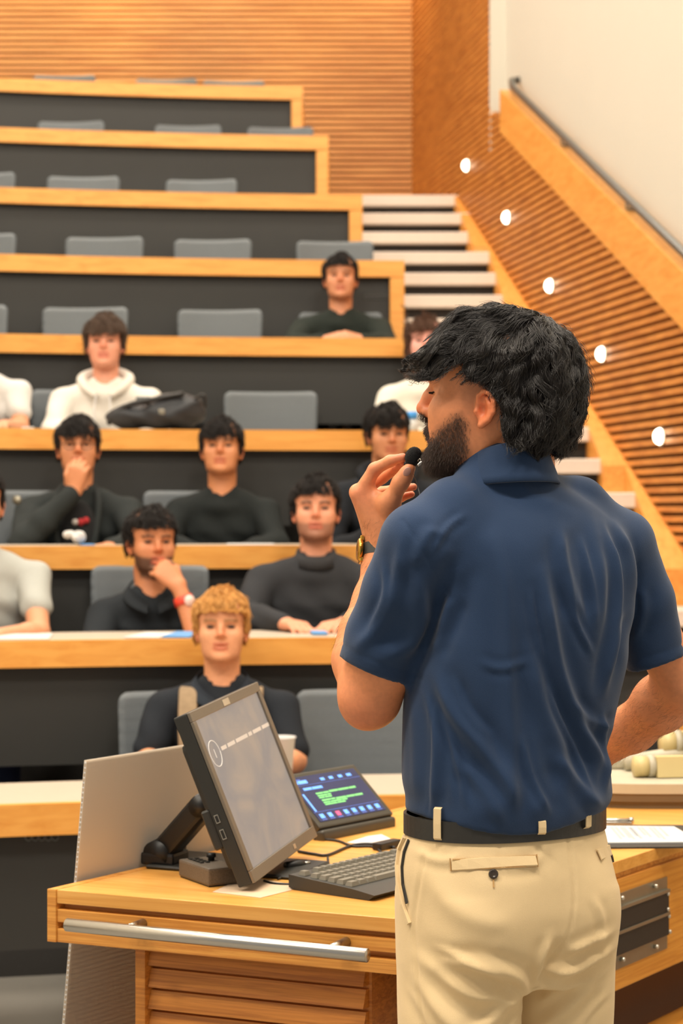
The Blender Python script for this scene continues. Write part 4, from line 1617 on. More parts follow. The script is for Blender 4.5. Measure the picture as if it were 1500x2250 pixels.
def comb_strands(H, fn, V, Q, N_, NS, length, crown, cell=0.013, lift=0.009, gather=0.65, stray_p=0.05, n=13, wave=0.75, droop=0.25, free=None, trim=None):
    """strands combed over an implicit hair mass fn (surface mesh V, Q), gathered into wavy locks"""
    area = np.linalg.norm(np.cross(V[Q[:, 2]] - V[Q[:, 0]], V[Q[:, 3]] - V[Q[:, 1]]), axis=1)
    pf = area * (H.loft(V[Q[:, 0]]) > 0.003)
    fi = RNG.choice(len(Q), size=NS, p=pf / pf.sum())
    root = (V[Q[fi]] * RNG.dirichlet([1, 1, 1, 1], NS)[:, :, None]).sum(1)
    nr = N_[Q[fi, 0]]

    def flow(P):
        e = 0.0015
        f0 = fn(P)
        n_ = np.stack([fn(P + np.eye(3)[i] * e) - f0 for i in range(3)], -1)
        n_ /= np.linalg.norm(n_, axis=1)[:, None] + 1e-9
        a, b, c = H.loc(P)
        g = ((a - crown[0]) * 1.25 + 0.014)[:, None] * H.f + (b * 0.75)[:, None] * H.l + ((c - crown[1]) - 0.022 - droop * np.clip(a - 0.06, 0, 1))[:, None] * H.u
        g -= n_ * (g * n_).sum(1)[:, None]
        g /= np.linalg.norm(g, axis=1)[:, None] + 1e-9
        return f0, n_, g
    a, b, c = H.loc(root)
    # lock cells are stretched along the comb direction
    cl = np.floor(root / cell + 0.35 * np.sin(root[:, [1, 2, 0]] / cell * 1.7))
    ph = (np.sin(cl @ np.array([12.9898, 78.233, 37.719])) * 43758.5453) % 1.0
    ph2 = (np.sin(cl @ np.array([39.346, 11.135, 83.155])) * 24634.6345) % 1.0
    short = np.clip((0.02 - c) / 0.05, 0, 1) * np.clip((-a - 0.01) / 0.03, 0, 1)
    ln = length * (1 - 0.35 * short) * (0.65 + 0.6 * ph2) * RNG.uniform(0.85, 1.15, NS)
    if trim is not None:
        ln = ln * trim(a, b, c)
    P = root - nr * 0.004
    out = [P]
    loose = RNG.uniform(-0.0015, 0.0018, NS)
    stray = RNG.uniform(0, 1, NS) < stray_p
    sl = RNG.uniform(0.006, 0.020, NS)
    for i in range(1, n):
        t = i / (n - 1)
        f0, n_, g = flow(P)
        ang = wave * np.sin(2 * math.pi * (t * (0.7 + 0.6 * ph2) + ph)) + (ph2 - 0.5) * 0.9
        d_ = g * np.cos(ang)[:, None] + np.cross(n_, g) * np.sin(ang)[:, None]
        P = P + d_ * (ln / (n - 1))[:, None]
        tgt = loose - 0.001 + lift * ph * math.sin(math.pi * min(1, t * 1.1)) + np.where(stray, sl * t * t, 0)
        hold = 0.7 if free is None else 0.7 * np.clip((free + 0.022 * (ph - 0.5) - H.loc(P)[0]) / 0.02, 0.0, 1)
        P = P + n_ * (np.clip(tgt - f0, -0.003, 0.003) * hold)[:, None]
        if free is not None:
            P = P - H.u * (0.0022 * ph2 * np.clip((H.loc(P)[0] - free) / 0.02, 0, 1))[:, None]
        out.append(P)
    st = np.stack(out, 1)
    key_ = (cl[:, 0] * 73856093 + cl[:, 1] * 19349663 + cl[:, 2] * 83492791).astype(np.int64)
    uq, inv = np.unique(key_, return_inverse=True)
    tt = np.linspace(0, 1, n)
    for j in range(n):
        mu = np.stack([np.bincount(inv, weights=st[:, j, i]) for i in range(3)], -1) / np.bincount(inv)[:, None]
        st[:, j] += (mu[inv] - st[:, j]) * (gather * tt[j] ** 1.1 * (1 - 0.8 * stray))[:, None]
    return st
# ------------------------------------------------------------------ the speaker
MD = 2.9
YAW = math.radians(30)
BR = np.array([math.cos(YAW), math.sin(YAW), 0])        # towards his right
BF = np.array([-math.sin(YAW), math.cos(YAW), 0])       # the way his chest points
hf = np.array([-math.cos(math.radians(15)), math.sin(math.radians(15)), 0])
HM = Head((0.2167, 2.898, 1.6436), hf)


def mz(y, Y=MD):
    return CAMZ - (y - 1125.0) * Y / FPX


def mx_(x, Y=MD):
    return (x - 750.0) * Y / FPX


SKIN = (230, 148, 100)
man = empty('person', (0.24, 2.9, 0.0), 'bearded speaker in navy polo and khaki trousers holding a small microphone to his mouth', 'person')

# --- body: head, neck, trunk core and both arms in one continuous skin
fb = Field()
nb_ = at(1112, 1100, 2.895)
fb.chain([HM.w(-0.022, 0, -0.02), HM.w(-0.040, 0, -0.075), nb_], [0.056, 0.054, 0.054], 0.0)
fb.cap(HM.w(0.035, 0, -0.075), nb_ + BF * 0.035 + UP * 0.0, 0.030, 0.034, 0.03)
fb.zloft([mz(2000), mz(1800), mz(1500), mz(1250), mz(1150), mz(1085)], [0.24] * 6, [2.9] * 6, [0.12, 0.11, 0.12, 0.13, 0.10, 0.05], [0.075, 0.07, 0.085, 0.085, 0.06, 0.05], YAW, 2.2, 0.02)
# his left arm (raised with the microphone)
SHL, ELL = at(925, 1205, 2.80), at(812, 1532, 2.875)
fb.chain([SHL, at(862, 1390, 2.842), at(838, 1460, 2.86), ELL], [0.042, 0.040, 0.0435, 0.0425], 0.02)
fb.ell(at(800, 1562, 2.885), (0.020, 0.026, 0.020), 0.02)
fb.chain([ELL, at(791, 1450, 2.925), at(800, 1390, 2.945), at(819, 1320, 2.968), at(834, 1240, 2.99), at(836, 1190, 3.0)],
         [0.0425, 0.0385, 0.0345, 0.0275, 0.0235, 0.0235], 0.018)
# left hand
WR = at(834, 1188, 3.0)
mcp = [at(790, 1086, 2.990), at(786, 1082, 3.014), at(790, 1094, 3.036), at(799, 1110, 3.055)]
wof = [at(842, 1180, 2.984), at(836, 1180, 2.998), at(832, 1182, 3.012), at(830, 1186, 3.022)]
for a_, b_, rr in zip(wof, mcp, (0.0145, 0.0135, 0.0130, 0.012)):
    fb.cap(a_, b_, 0.0185, rr, 0.014)
fb.chain([mcp[0], at(823, 1031, 2.980), at(857, 1013, 2.970), at(885, 1005, 2.960)], [0.0122, 0.0098, 0.0086, 0.0066], 0.005)
fb.chain([mcp[1], at(838, 1050, 3.010), at(866, 1032, 2.995), at(888, 1020, 2.972)], [0.0120, 0.0094, 0.0082, 0.0066], 0.004)
fb.chain([mcp[2], at(838, 1082, 3.040), at(876, 1073, 3.036), at(908, 1070, 3.022)], [0.0112, 0.0088, 0.0076, 0.0060], 0.004)
fb.chain([mcp[3], at(846, 1102, 3.058), at(880, 1094, 3.054), at(904, 1086, 3.042)], [0.0100, 0.0078, 0.0068, 0.0054], 0.004)
fb.chain([at(858, 1150, 2.982), at(857, 1102, 2.966), at(880, 1060, 2.952), at(901, 1028, 2.946)], [0.0165, 0.0138, 0.0108, 0.0080], 0.012)
fb.ell(at(892, 1043, 2.948), (0.0105, 0.0095, 0.0125), 0.006)
fb.chain([at(850, 1112, 2.972), at(815, 1085, 2.990)], [0.011, 0.0105], 0.014)        # web of the thumb
# his right arm, elbow out, forearm going round to the front
SHR, ELR = at(1368, 1215, 2.99), at(1500, 1500, 3.055)
fb.chain([SHR, at(1430, 1380, 3.02), ELR], [0.040, 0.036, 0.0400], 0.02)
WRR = at(1316, 1655, 3.25)
fb.chain([ELR, at(1452, 1545, 3.11), at(1390, 1600, 3.18), WRR], [0.0415, 0.0430, 0.036, 0.026], 0.018)
add_hand(fb, WRR, (-0.8, 0.1, -0.25), (0.2, 0.9, 0.5), -1, 0.5)
add_head(fb, HM)
V, Q = nets(fb, 0.0023)
V = relax(V, Q, 2, 0.4)


def S2(x, y):
    """(forward, up) in head space of a photo point on the mid plane"""
    return ((0.2167 - mx_(x, 2.915)) / 0.966, mz(y, 2.915) - 1.6436)


def T2(x, y):
    """(forward, up) in head space of a photo point on the near side of the head"""
    return ((0.1986 - mx_(x, 2.835)) / 0.966, mz(y, 2.835) - 1.6436)


BEARD = [T2(*p) for p in ((944, 955), (972, 934), (996, 914), (1012, 908), (1024, 930), (1025, 990), (1008, 1022), (985, 1050), (900, 1060), (890, 985), (925, 968))]
MOUST = [S2(*p) for p in ((918, 907), (938, 909), (948, 932), (956, 960), (948, 962), (934, 938), (918, 930))]


def beard_mask(a, b, c):
    d = poly_sdf(a, c, BEARD)
    m = np.clip(0.5 - d / 0.016, 0, 1)
    d2 = poly_sdf(a, c, MOUST)
    m2 = np.clip(0.5 - d2 / 0.004, 0, 1)
    lower = np.clip((c + 0.115) / 0.03, 0, 1)
    side = np.clip((0.075 - np.abs(b)) / 0.004, 0, 1)
    lips = np.exp(-((c + 0.040) / 0.0075) ** 4 - (b / 0.02) ** 4) * (a > 0.082)
    return np.maximum(m, m2) * lower * side * (a > 0.0) * (1 - lips)


FADE = [T2(*p) for p in ((1012, 815), (1060, 815), (1085, 860), (1062, 866), (1030, 905), (1018, 880))]


def stub(a, b, c):
    d = poly_sdf(a, c, FADE)
    return np.maximum(beard_mask(a, b, c) * 0.62, np.clip(0.5 - d / 0.018, 0, 1) * 0.42 * (np.abs(b) < 0.078))


col = face_tint(HM, V, SKIN, (190, 104, 96), None, (62, 44, 34), stub)
# knuckles, finger tips and elbow a little redder; thumb nail paler
def tintspot(col, c, r, rgb, amt):
    m = (amt * np.exp(-(((V - c) ** 2).sum(1)) / (r * r)))[:, None]
    return col * (1 - m) + np.array(lin(rgb)[:3]) * m
RED = (206, 112, 84)
for p_, r_ in ((mcp[0], 0.02), (at(885, 1005, 2.960), 0.016), (at(908, 1070, 3.022), 0.014), (at(904, 1086, 3.042), 0.014), (at(823, 1031, 2.98), 0.014), (at(800, 1575, 2.86), 0.035)):
    col = tintspot(col, p_, r_, RED, 0.55)
body = quad_obj('body', V, Q, M['skin'], man, color=col)
BODY_V, BODY_Q = V, Q
BODY_N = vnormals(V, Q)

# thumb nail
nl = at(894, 1036, 2.9375)
nd = at(901, 1028, 2.946) - at(880, 1060, 2.952); nd /= np.linalg.norm(nd)
fn = Field()
nn = np.array([0.30, -0.92, 0.25]); nn -= nd * (nn @ nd); nn /= np.linalg.norm(nn)
fn.ell(nl + nn * 0.0012, (0.0078, 0.0056, 0.0016), rot=np.stack([nd, np.cross(nn, nd), nn]))
v_, q_ = nets(fn, 0.0007)
M['nail'] = plain('finger_nail', (216, 160, 140), 0.3)
quad_obj('thumb_nail', v_, q_, M['nail'], man)

# eye lashes and brow on the near side
M['dark_hair'] = plain('black_hair', (20, 17, 15), 0.6, var=0.3, scale=60)
st_ = []
for i in range(90):
    t = RNG.uniform(-1, 1)
    p = HM.w(0.0765 - 0.005 * t * t, 0.032 + 0.012 * t, 0.0305 + RNG.normal(0, 0.0005))
    tip = p + HM.f * 0.0075 + HM.l * (0.003 * t + 0.002) - HM.u * 0.0015
    st_.append([p, p * 0.5 + tip * 0.5 - HM.u * 0.001, tip])
hair_curves('eyelashes', np.array(st_), 0.00042, M['dark_hair'], man)
st_ = []
for i in range(420):
    b_ = RNG.uniform(0.012, 0.05) * (1 if i % 3 else -1)
    c_ = 0.051 + RNG.normal(0, 0.0022) + 0.003 * math.cos((abs(b_) - 0.03) / 0.012)
    a_ = 0.0875 - 6.5 * (abs(b_) - 0.008) ** 2
    p = HM.w(a_, b_, c_)
    st_.append([p, p + HM.f * 0.003 + HM.l * 0.003 * np.sign(b_), p + HM.f * 0.003 + HM.l * 0.008 * np.sign(b_) + HM.u * 0.001])
hair_curves('eyebrows', np.array(st_), 0.00020, M['dark_hair'], man)

# --- beard strands
M['beard'] = plain('dark_brown_beard', (70, 50, 38), 0.5, var=0.35, scale=90)
a_, b_, c_ = HM.loc(BODY_V)
mask = beard_mask(a_, b_, c_) * (np.abs(c_) < 0.12)
mask = mask * np.clip((BODY_N @ HM.f) * 0.5 + (BODY_N @ HM.l) * np.sign(b_) * 0.7 + 0.35, 0, 1)
dens = mask ** 2.0
idx = RNG.choice(len(BODY_V), size=9500, p=dens / dens.sum())
roots = BODY_V[idx] + RNG.normal(0, 0.0008, (len(idx), 3))
nrm = BODY_N[idx]
aa, bb, ccc = a_[idx], b_[idx], c_[idx]
chin = np.clip((-ccc - 0.03) / 0.05, 0, 1) * np.clip((aa - 0.0) / 0.07, 0, 1)
ln = (0.0035 + 0.0085 * chin) * RNG.uniform(0.7, 1.25, len(idx))
mst = poly_sdf(aa, ccc, MOUST) < 0.002
ln = np.where(mst, 0.0075, ln)
dirv = nrm * 0.55 - HM.u * 0.75 + HM.f * (0.25 * chin)[:, None] + RNG.normal(0, 0.22, (len(idx), 3))
dirv /= np.linalg.norm(dirv, axis=1)[:, None]
tt = np.linspace(0, 1, 5)
strands = roots[:, None, :] + dirv[:, None, :] * (ln[:, None] * tt)[:, :, None] - (HM.u * 0.25)[None, None] * (ln[:, None] * tt ** 2)[:, :, None]
hair_curves('beard', strands, 0.00021, M['beard'], man)

# --- hair: mass and loose wavy strands
HOUT = [(905, 782), (912, 803), (935, 820), (952, 829)]
hair_poly = [S2(*p) for p in ((908, 782), (915, 800), (935, 817), (953, 826))] + [T2(*p) for p in ((980, 804), (1008, 801), (1032, 815), (1060, 836), (1086, 856), (1106, 880), (1116, 930), (1122, 962), (1142, 985))] + \
    [S2(*p) for p in ((1160, 998), (1192, 1004), (1222, 990), (1246, 955), (1262, 915), (1270, 850), (1260, 797), (1237, 748), (1199, 707), (1142, 688), (1080, 685), (1022, 696), (977, 724), (945, 746), (918, 764))]
fh = Field()
lo, hi = HM.box(0.05)


def hair_fn(P):
    a, b, c = HM.loc(P)
    d2 = poly_sdf(a + 0.24 * np.abs(b) * np.clip((a - 0.03) / 0.03, 0, 1), c, hair_poly)
    wv = 0.0030 * np.sin(a * 110 + 3 * np.sin(c * 50 + b * 30)) * np.cos(c * 80 + b * 60) + 0.002 * np.sin(b * 110 + a * 60)
    round_ = 0.022 * np.clip(np.abs(b) / 0.085, 0, 1.2) ** 3       # the far and near sides fall short of the mid-plane outline
    round_ = round_ * np.maximum(np.clip((c - 0.055) / 0.045, 0, 1), np.clip((-a - 0.045) / 0.04, 0, 1))
    front = np.clip((a - 0.05) / 0.05, 0, 1)
    ex = np.maximum(d2 + round_, np.abs(b) - (0.085 - 0.022 * front - 0.5 * np.clip(c - 0.085, 0, 1)))
    # clear the ear
    ear = 0.027 - np.sqrt(((a + 0.008) / 1.0) ** 2 + ((c + 0.003) * 0.72) ** 2 + (np.clip(0.07 - np.abs(b), 0, 1) * 3) ** 2)
    return np.maximum(ex, ear) - wv


fh.add(hair_fn, lo, hi)
V, Q = nets(fh, 0.003)
V = relax(V, Q, 2, 0.5)
N_ = vnormals(V, Q)
hairm = quad_obj('hair', V - N_ * (0.0045 + 0.0145 * np.clip((HM.loc(V)[0] - 0.05) / 0.04, 0, 1))[:, None], Q, M['dark_hair'], man)
strands = comb_strands(HM, hair_fn, V, Q, N_, 36000, 0.068, S2(1165, 715), cell=0.015, gather=0.55, stray_p=0.08, free=0.070, wave=0.5,
                       trim=lambda a, b, c: 1 - 0.78 * np.clip((np.abs(b) - 0.045) / 0.015, 0, 1) * np.clip((0.066 - a) / 0.01, 0, 1) * np.clip((a + 0.042) / 0.01, 0, 1) * np.clip((0.075 - c) / 0.02, 0, 1))
M['hair_strand'] = plain('black_hair_strand', (32, 27, 24), 0.34, var=0.45, scale=38, spec=0.5)
hair_curves('hair_strands', strands, 0.00036, M['hair_strand'], man)

# nape and sideburn fade: short stubs on the skin
# --- arm hair
M['arm_hair'] = plain('arm_hair_brown', (92, 58, 36), 0.5)
fl_ = np.zeros(len(BODY_V))
for A_, B_, hgt in ((at(806, 1440, 2.93), at(836, 1150, 3.0), 0.055), (ELR, WRR, 0.06)):
    ba = B_ - A_
    tt_ = np.clip(((BODY_V - A_) @ ba) / (ba @ ba), 0, 1)
    dd = np.linalg.norm(BODY_V - A_ - tt_[:, None] * ba, axis=1)
    fl_ = np.maximum(fl_, ((dd < hgt) & (tt_ > 0.02) & (tt_ < 0.98)) * (1.0 if hgt < 0.056 else 0.9))
idx = RNG.choice(len(BODY_V), size=2600, p=fl_ / fl_.sum())
rt = BODY_V[idx]; nn_ = BODY_N[idx]
isL = rt[:, 0] < 0.3
ax_ = np.where(isL[:, None], -UP[None] * 0.8 + np.array([[-0.5, 0, 0]]), np.array([[-0.6, 0.3, -0.4]]))
ax_ = ax_ - nn_ * (ax_ * nn_).sum(1)[:, None]
dv = ax_ + nn_ * 0.35 + RNG.normal(0, 0.25, (len(idx), 3))
dv /= np.linalg.norm(dv, axis=1)[:, None]
l_ = RNG.uniform(0.006, 0.014, len(idx))
tt = np.linspace(0, 1, 4)
hair_curves('arm_hair', rt[:, None] + dv[:, None] * (l_[:, None] * tt)[:, :, None] - nn_[:, None] * (l_[:, None] * 0.2 * tt ** 2)[:, :, None], 0.00008, M['arm_hair'], man)

# --- navy polo
def cloth(name, rgb, rough=0.85, weave=900, var=0.06, sheen=0.15):
    m = plain(name, rgb, rough, var=var, scale=weave, bump=0.25, spec=0.25, sheen=sheen)
    return m


M['navy'] = cloth('navy_pique', (38, 59, 90))
M['khaki'] = cloth('khaki_twill', (236, 208, 160), 0.8, 1200, 0.05)
fs = Field()
ty = [1830, 1800, 1775, 1745, 1700, 1650, 1550, 1450, 1350, 1250, 1190, 1150, 1115, 1085, 1060]
tl = [893, 892, 888, 883, 881, 881, 883, 893, 905, 905, 895, 915, 965, 1015, 1050]
tr = [1328, 1330, 1336, 1346, 1344, 1341, 1362, 1382, 1394, 1398, 1392, 1372, 1330, 1255, 1190]
tb = [0.115, 0.118, 0.122, 0.126, 0.122, 0.119, 0.118, 0.122, 0.126, 0.124, 0.116, 0.104, 0.090, 0.078, 0.066]


def sil_tables(ty, tl, tr, tb):
    """superellipse tables whose outline seen from the camera runs through the pixel columns tl..tr"""
    zs, cx, A, B = [], [], [], []
    ph = np.linspace(0, 2 * math.pi, 721)
    for y, l, r, bq in zip(ty, tl, tr, tb):
        W = (r - l) / 2 * MD / FPX
        lo_a, hi_a = 0.03, 0.3
        for _ in range(30):
            a = (lo_a + hi_a) / 2
            u = a * np.sign(np.cos(ph)) * np.abs(np.cos(ph)) ** (2 / 2.25)
            v = bq * np.sign(np.sin(ph)) * np.abs(np.sin(ph)) ** (2 / 2.25)
            if (u * math.cos(YAW) - v * math.sin(YAW)).max() < W: lo_a = a
            else: hi_a = a
        zs.append(mz(y)); cx.append(mx_((l + r) / 2)); A.append(a); B.append(bq)
    return zs, cx, A, B


zs_, cx_l, a_l, b_l = sil_tables(ty, tl, tr, tb)
zf = np.linspace(zs_[0], zs_[-1], 60)
def smooth_tab(q):
    v = np.interp(zf, zs_, q)
    for _ in range(3):
        v[1:-1] = (v[:-2] + 2 * v[1:-1] + v[2:]) / 4
    return v
ftor = Field()
ftor.zloft(zf, smooth_tab(cx_l), np.full(60, MD), smooth_tab(a_l), smooth_tab(b_l), YAW, 2.25)
_tor = ftor.items[0]
HEMX = mx_(np.array([860, 940, 1000, 1060, 1120, 1180, 1250, 1345.0]))
HEMZ = mz(np.array([1775, 1780, 1787, 1800, 1810, 1807, 1792, 1768.0]))
fs.add(lambda P: np.maximum(_tor[0](P), np.interp(P[..., 0], HEMX, HEMZ) - P[..., 2]), _tor[1], _tor[2])
# shoulders
fs.chain([at(1085, 1100, 2.87), at(1000, 1128, 2.83), at(925, 1190, 2.80)], [0.040, 0.046, 0.0545], 0.03)
fs.chain([at(1150, 1095, 2.92), at(1265, 1122, 2.96), at(1352, 1195, 2.99)], [0.040, 0.044, 0.0545], 0.03)


def sleeve(pts, rads, p, nrm, k):
    """tapering sleeve cut square at its hem"""
    sub = Field()
    sub.chain(pts, rads, 0.01)
    nrm = nrm / np.linalg.norm(nrm)
    lo_, hi_ = sub.bounds()

    def fn(P):
        d = np.full(P.shape[:-1], 1.0)
        for it in sub.items:
            d = smin(d, it[0](P), 0.01)
        return np.maximum(d, (P - p) @ nrm)
    fs.add(fn, lo_, hi_, k)


ah = (at(893, 1506, 2.84) - at(748, 1442, 2.87)); ah /= np.linalg.norm(ah)
nh = np.cross(ah, np.array([0, 1, 0.05])); nh = nh if nh[2] < 0 else -nh
sleeve([at(922, 1195, 2.80), at(884, 1300, 2.822), at(846, 1400, 2.846), at(812, 1510, 2.872)], [0.0565, 0.0565, 0.0560, 0.0545], at(822, 1474, 2.86), nh, 0.014)
ah2 = (at(1502, 1438, 3.03) - at(1378, 1476, 3.03)); ah2 /= np.linalg.norm(ah2)
nh2 = np.cross(ah2, np.array([0, 1, 0.05])); nh2 = nh2 if nh2[2] < 0 else -nh2
sleeve([at(1362, 1205, 2.99), at(1405, 1320, 3.01), at(1442, 1455, 3.03), at(1462, 1520, 3.04)], [0.0540, 0.0500, 0.0450, 0.044], at(1440, 1457, 3.03), nh2, 0.012)
# neck opening
fs.cap(at(1110, 1104, 2.90), at(1104, 1046, 2.889), 0.090, 0.070, 0.03)
V, Q = nets(fs, 0.0042)
V = relax(V, Q, 2, 0.5)
Nn = vnormals(V, Q)
X_, Z_ = V[:, 0], V[:, 2]
pxx = 750 + X_ / MD * FPX
pyy = 1125 - (Z_ - CAMZ) / MD * FPX
back = np.clip(-(Nn @ BF) * 1.6 + 0.35, 0, 1)
disp = np.zeros(len(V))


def fold(line, wid, amp, soft=1.0, asym=0.0):
    global disp
    P = np.asarray(line, float)
    if len(P) > 2:
        P = spline(np.c_[P, np.zeros(len(P))], 24)[:, :2]
    d = poly_dist(pxx, pyy, P)
    L = np.linalg.norm(P[-1] - P[0])
    tt = np.clip(((pxx - P[0, 0]) * (P[-1, 0] - P[0, 0]) + (pyy - P[0, 1]) * (P[-1, 1] - P[0, 1])) / (L * L), 0, 1)
    env = np.clip(np.minimum(tt, 1 - tt) * 5 + 0.15, 0, 1)
    nx_, ny_ = -(P[-1, 1] - P[0, 1]) / L, (P[-1, 0] - P[0, 0]) / L
    sg = np.sign((pxx - P[0, 0]) * nx_ + (pyy - P[0, 1]) * ny_)
    w_ = wid * (1 + asym * sg)
    disp += amp * np.exp(-(d / w_) ** 2) * env
    disp -= 0.55 * amp * np.exp(-((d - 2.2 * wid) / (1.3 * wid)) ** 2) * env


for line, w_, am in [
    ([(1172, 1255), (1190, 1360), (1215, 1470), (1262, 1580), (1338, 1705)], 13, 0.0065),
    ([(1212, 1165), (1225, 1250), (1260, 1350)], 12, 0.0045),
    ([(1320, 1150), (1345, 1240), (1348, 1330), (1328, 1440), (1318, 1520)], 10, 0.0055),
    ([(1352, 1150), (1385, 1230), (1395, 1330), (1388, 1400)], 9, 0.0040),
    ([(945, 1465), (985, 1545), (1045, 1620), (1100, 1700), (1120, 1770)], 16, 0.0060),
    ([(985, 1300), (968, 1360), (940, 1430)], 10, 0.0050),
    ([(1070, 1180), (1090, 1270), (1098, 1400), (1104, 1560), (1112, 1740)], 14, 0.0028),
    ([(1010, 1220), (985, 1290), (955, 1390)], 14, 0.0030),
    ([(925, 1500), (948, 1600), (945, 1700), (935, 1768)], 9, 0.0042),
    ([(900, 1530), (905, 1640), (905, 1740)], 8, 0.0030),
    ([(1240, 1530), (1285, 1570), (1340, 1600)], 9, 0.0030),
    ([(1200, 1640), (1260, 1710), (1310, 1768)], 12, 0.0040),
    ([(1000, 1650), (1060, 1720), (1090, 1785)], 12, 0.0034),
    ([(1150, 1420), (1170, 1520), (1215, 1640), (1240, 1760)], 16, 0.0035),
    ([(1290, 1130), (1310, 1230), (1300, 1380)], 16, 0.0030),
    ([(880, 1180), (858, 1290), (822, 1370), (772, 1425)], 13, 0.0035),
    ([(905, 1240), (915, 1340), (890, 1440)], 16, 0.0030),
    ([(950, 1330), (900, 1400), (840, 1440)], 16, 0.0025),
    ([(1420, 1290), (1425, 1350), (1410, 1420)], 10, 0.0030),
    ([(960, 1160), (930, 1175), (895, 1240)], 12, 0.0025),
    ([(1120, 1060), (1160, 1090), (1215, 1110)], 14, 0.002),
    ([(1225, 1270), (1245, 1350), (1285, 1430)], 6, 0.0026),
    ([(1145, 1290), (1160, 1370), (1178, 1440)], 6, 0.0024),
    ([(1265, 1180), (1285, 1280), (1290, 1370)], 6, 0.0022),
    ([(1190, 1500), (1215, 1560), (1260, 1640), (1290, 1720)], 6, 0.0026),
    ([(985, 1480), (1010, 1540), (1060, 1600)], 6, 0.0024),
    ([(960, 1560), (990, 1640), (1010, 1740)], 6, 0.0024),
    ([(1130, 1600), (1150, 1680), (1190, 1760)], 6, 0.0024),
    ([(1320, 1560), (1328, 1640), (1325, 1730)], 6, 0.0026),
    ([(1010, 1130), (970, 1160), (940, 1210)], 6, 0.0020),
    ([(1040, 1440), (1080, 1452), (1140, 1440)], 7, 0.0016),
    ([(835, 1230), (838, 1300), (810, 1370)], 6, 0.0022),
    ([(1375, 1340), (1345, 1400), (1335, 1470)], 6, 0.0022),
]:
    fold(line, w_, am)
disp *= 1.45 * back
disp += 0.0020 * np.sin(pxx / 37 + 2.2 * np.sin(pyy / 90)) * np.sin(pyy / 140 + pxx / 210) * back
# blousing over the belt: soft scallops at the hem
hz_ = np.exp(-((pyy - 1745) / 26) ** 2)
disp += hz_ * 0.0035 * np.sin(pxx / 26.0 + np.sin(pxx / 61.0) * 2)
# sewn seams: armhole lines
for line in ([(878, 1142), (905, 1180), (950, 1260), (984, 1306)], [(1412, 1240), (1408, 1320), (1398, 1400)], [(940, 1520), (938, 1640), (930, 1765)]):
    d = poly_dist(pxx, pyy, line)
    disp -= 0.0016 * np.exp(-(d / 3.2) ** 2) * (back > 0.1)
for (p_, n_h) in ((at(822, 1474, 2.86), nh), (at(1440, 1457, 3.03), nh2)):
    dd = -((V - p_) @ (n_h / np.linalg.norm(n_h)))
    nearby = np.linalg.norm(V - p_, axis=1) < 0.085
    disp -= 0.0010 * np.exp(-((dd - 0.020) / 0.0024) ** 2) * nearby
V = V + Nn * disp[:, None]
V = relax(V, Q, 1, 0.25)
shirt = quad_obj('polo_shirt', V, Q, M['navy'], man)

# collar: two tilted rings, folded over
CCt = at(1104, 1030, 2.888)
def ring(theta, rad, zmid, tilt, cxo=0.0):
    dv = -BF * math.cos(theta) + BR * math.sin(theta)          # theta 0 = nape
    return np.array([CCt[0], CCt[1], 0]) + dv * rad * (1.0 + 0.10 * math.cos(2 * theta)) + BF * cxo + UP * (zmid + tilt * math.cos(theta))
V_, F_ = [], []
nt_ = 60
prof = [(0.0610, mz(1092), 0.012, 0), (0.0600, mz(1042), 0.016, 0), (0.0605, mz(1010), 0.020, 0), (0.0620, mz(1004), 0.021, 0), (0.0645, mz(1006), 0.021, 0), (0.072, mz(1030), 0.016, 0), (0.0810, mz(1060), 0.012, 0), (0.0845, mz(1074), 0.011, 0), (0.0815, mz(1077), 0.011, 0), (0.071, mz(1044), 0.014, 0)]
for i in range(nt_ + 1):
    th_ = -2.75 + 5.5 * i / nt_
    flare = 1 + 0.12 * (abs(th_) / 2.75) ** 3
    for (rr, zm, tl_, co) in prof:
        V_.append(ring(th_, rr * flare, zm, tl_, co))
m_ = len(prof)
for i in range(nt_):
    for j in range(m_):
        F_.append([i * m_ + j, i * m_ + (j + 1) % m_, (i + 1) * m_ + (j + 1) % m_, (i + 1) * m_ + j])
F_.append(list(range(m_))); F_.append([nt_ * m_ + j for j in range(m_ - 1, -1, -1)])
mesh_obj('collar', V_, F_, M['navy'], shirt, True)

# --- khaki trousers
ft = Field()
ty = [2150, 2100, 2050, 1980, 1900, 1850, 1812, 1795]
tl = [900, 880, 872, 866, 868, 878, 891, 893]
tr = [1330, 1336, 1338, 1342, 1346, 1340, 1330, 1328]
tb = [0.105, 0.122, 0.130, 0.134, 0.126, 0.115, 0.106, 0.104]
zs_, cx_l, a_l, b_l = sil_tables(ty, tl, tr, tb)
zf = np.linspace(zs_[0], zs_[-1], 40)
ft.zloft(zf, smooth_tab(cx_l), np.full(40, MD), smooth_tab(a_l), smooth_tab(b_l), YAW, 2.2)
LEGL, LEGR = np.array([0.24, 2.9, 0]) - BR * 0.080, np.array([0.24, 2.9, 0]) + BR * 0.080
for Lg, out in ((LEGL, -1), (LEGR, 1)):
    zz_ = np.array([0.075, 0.30, 0.50, 0.68, 0.78, 0.86, 0.95])
    ft.zloft(zz_, Lg[0] + BR[0] * out * 0.012 * (0.95 - zz_), Lg[1] + BR[1] * out * 0.012 * (0.95 - zz_), np.array([0.064, 0.066, 0.070, 0.077, 0.081, 0.081, 0.076]), np.array([0.074, 0.078, 0.082, 0.092, 0.100, 0.106, 0.104]), YAW, 2.2, 0.012)
    ft.ell(Lg - BF * 0.054 - BR * out * 0.008 + UP * mz(1995), (0.070, 0.074, 0.092), 0.03)
V, Q = nets(ft, 0.0045)
V = relax(V, Q, 3, 0.5)
Nn = vnormals(V, Q)
pxx = 750 + V[:, 0] / MD * FPX
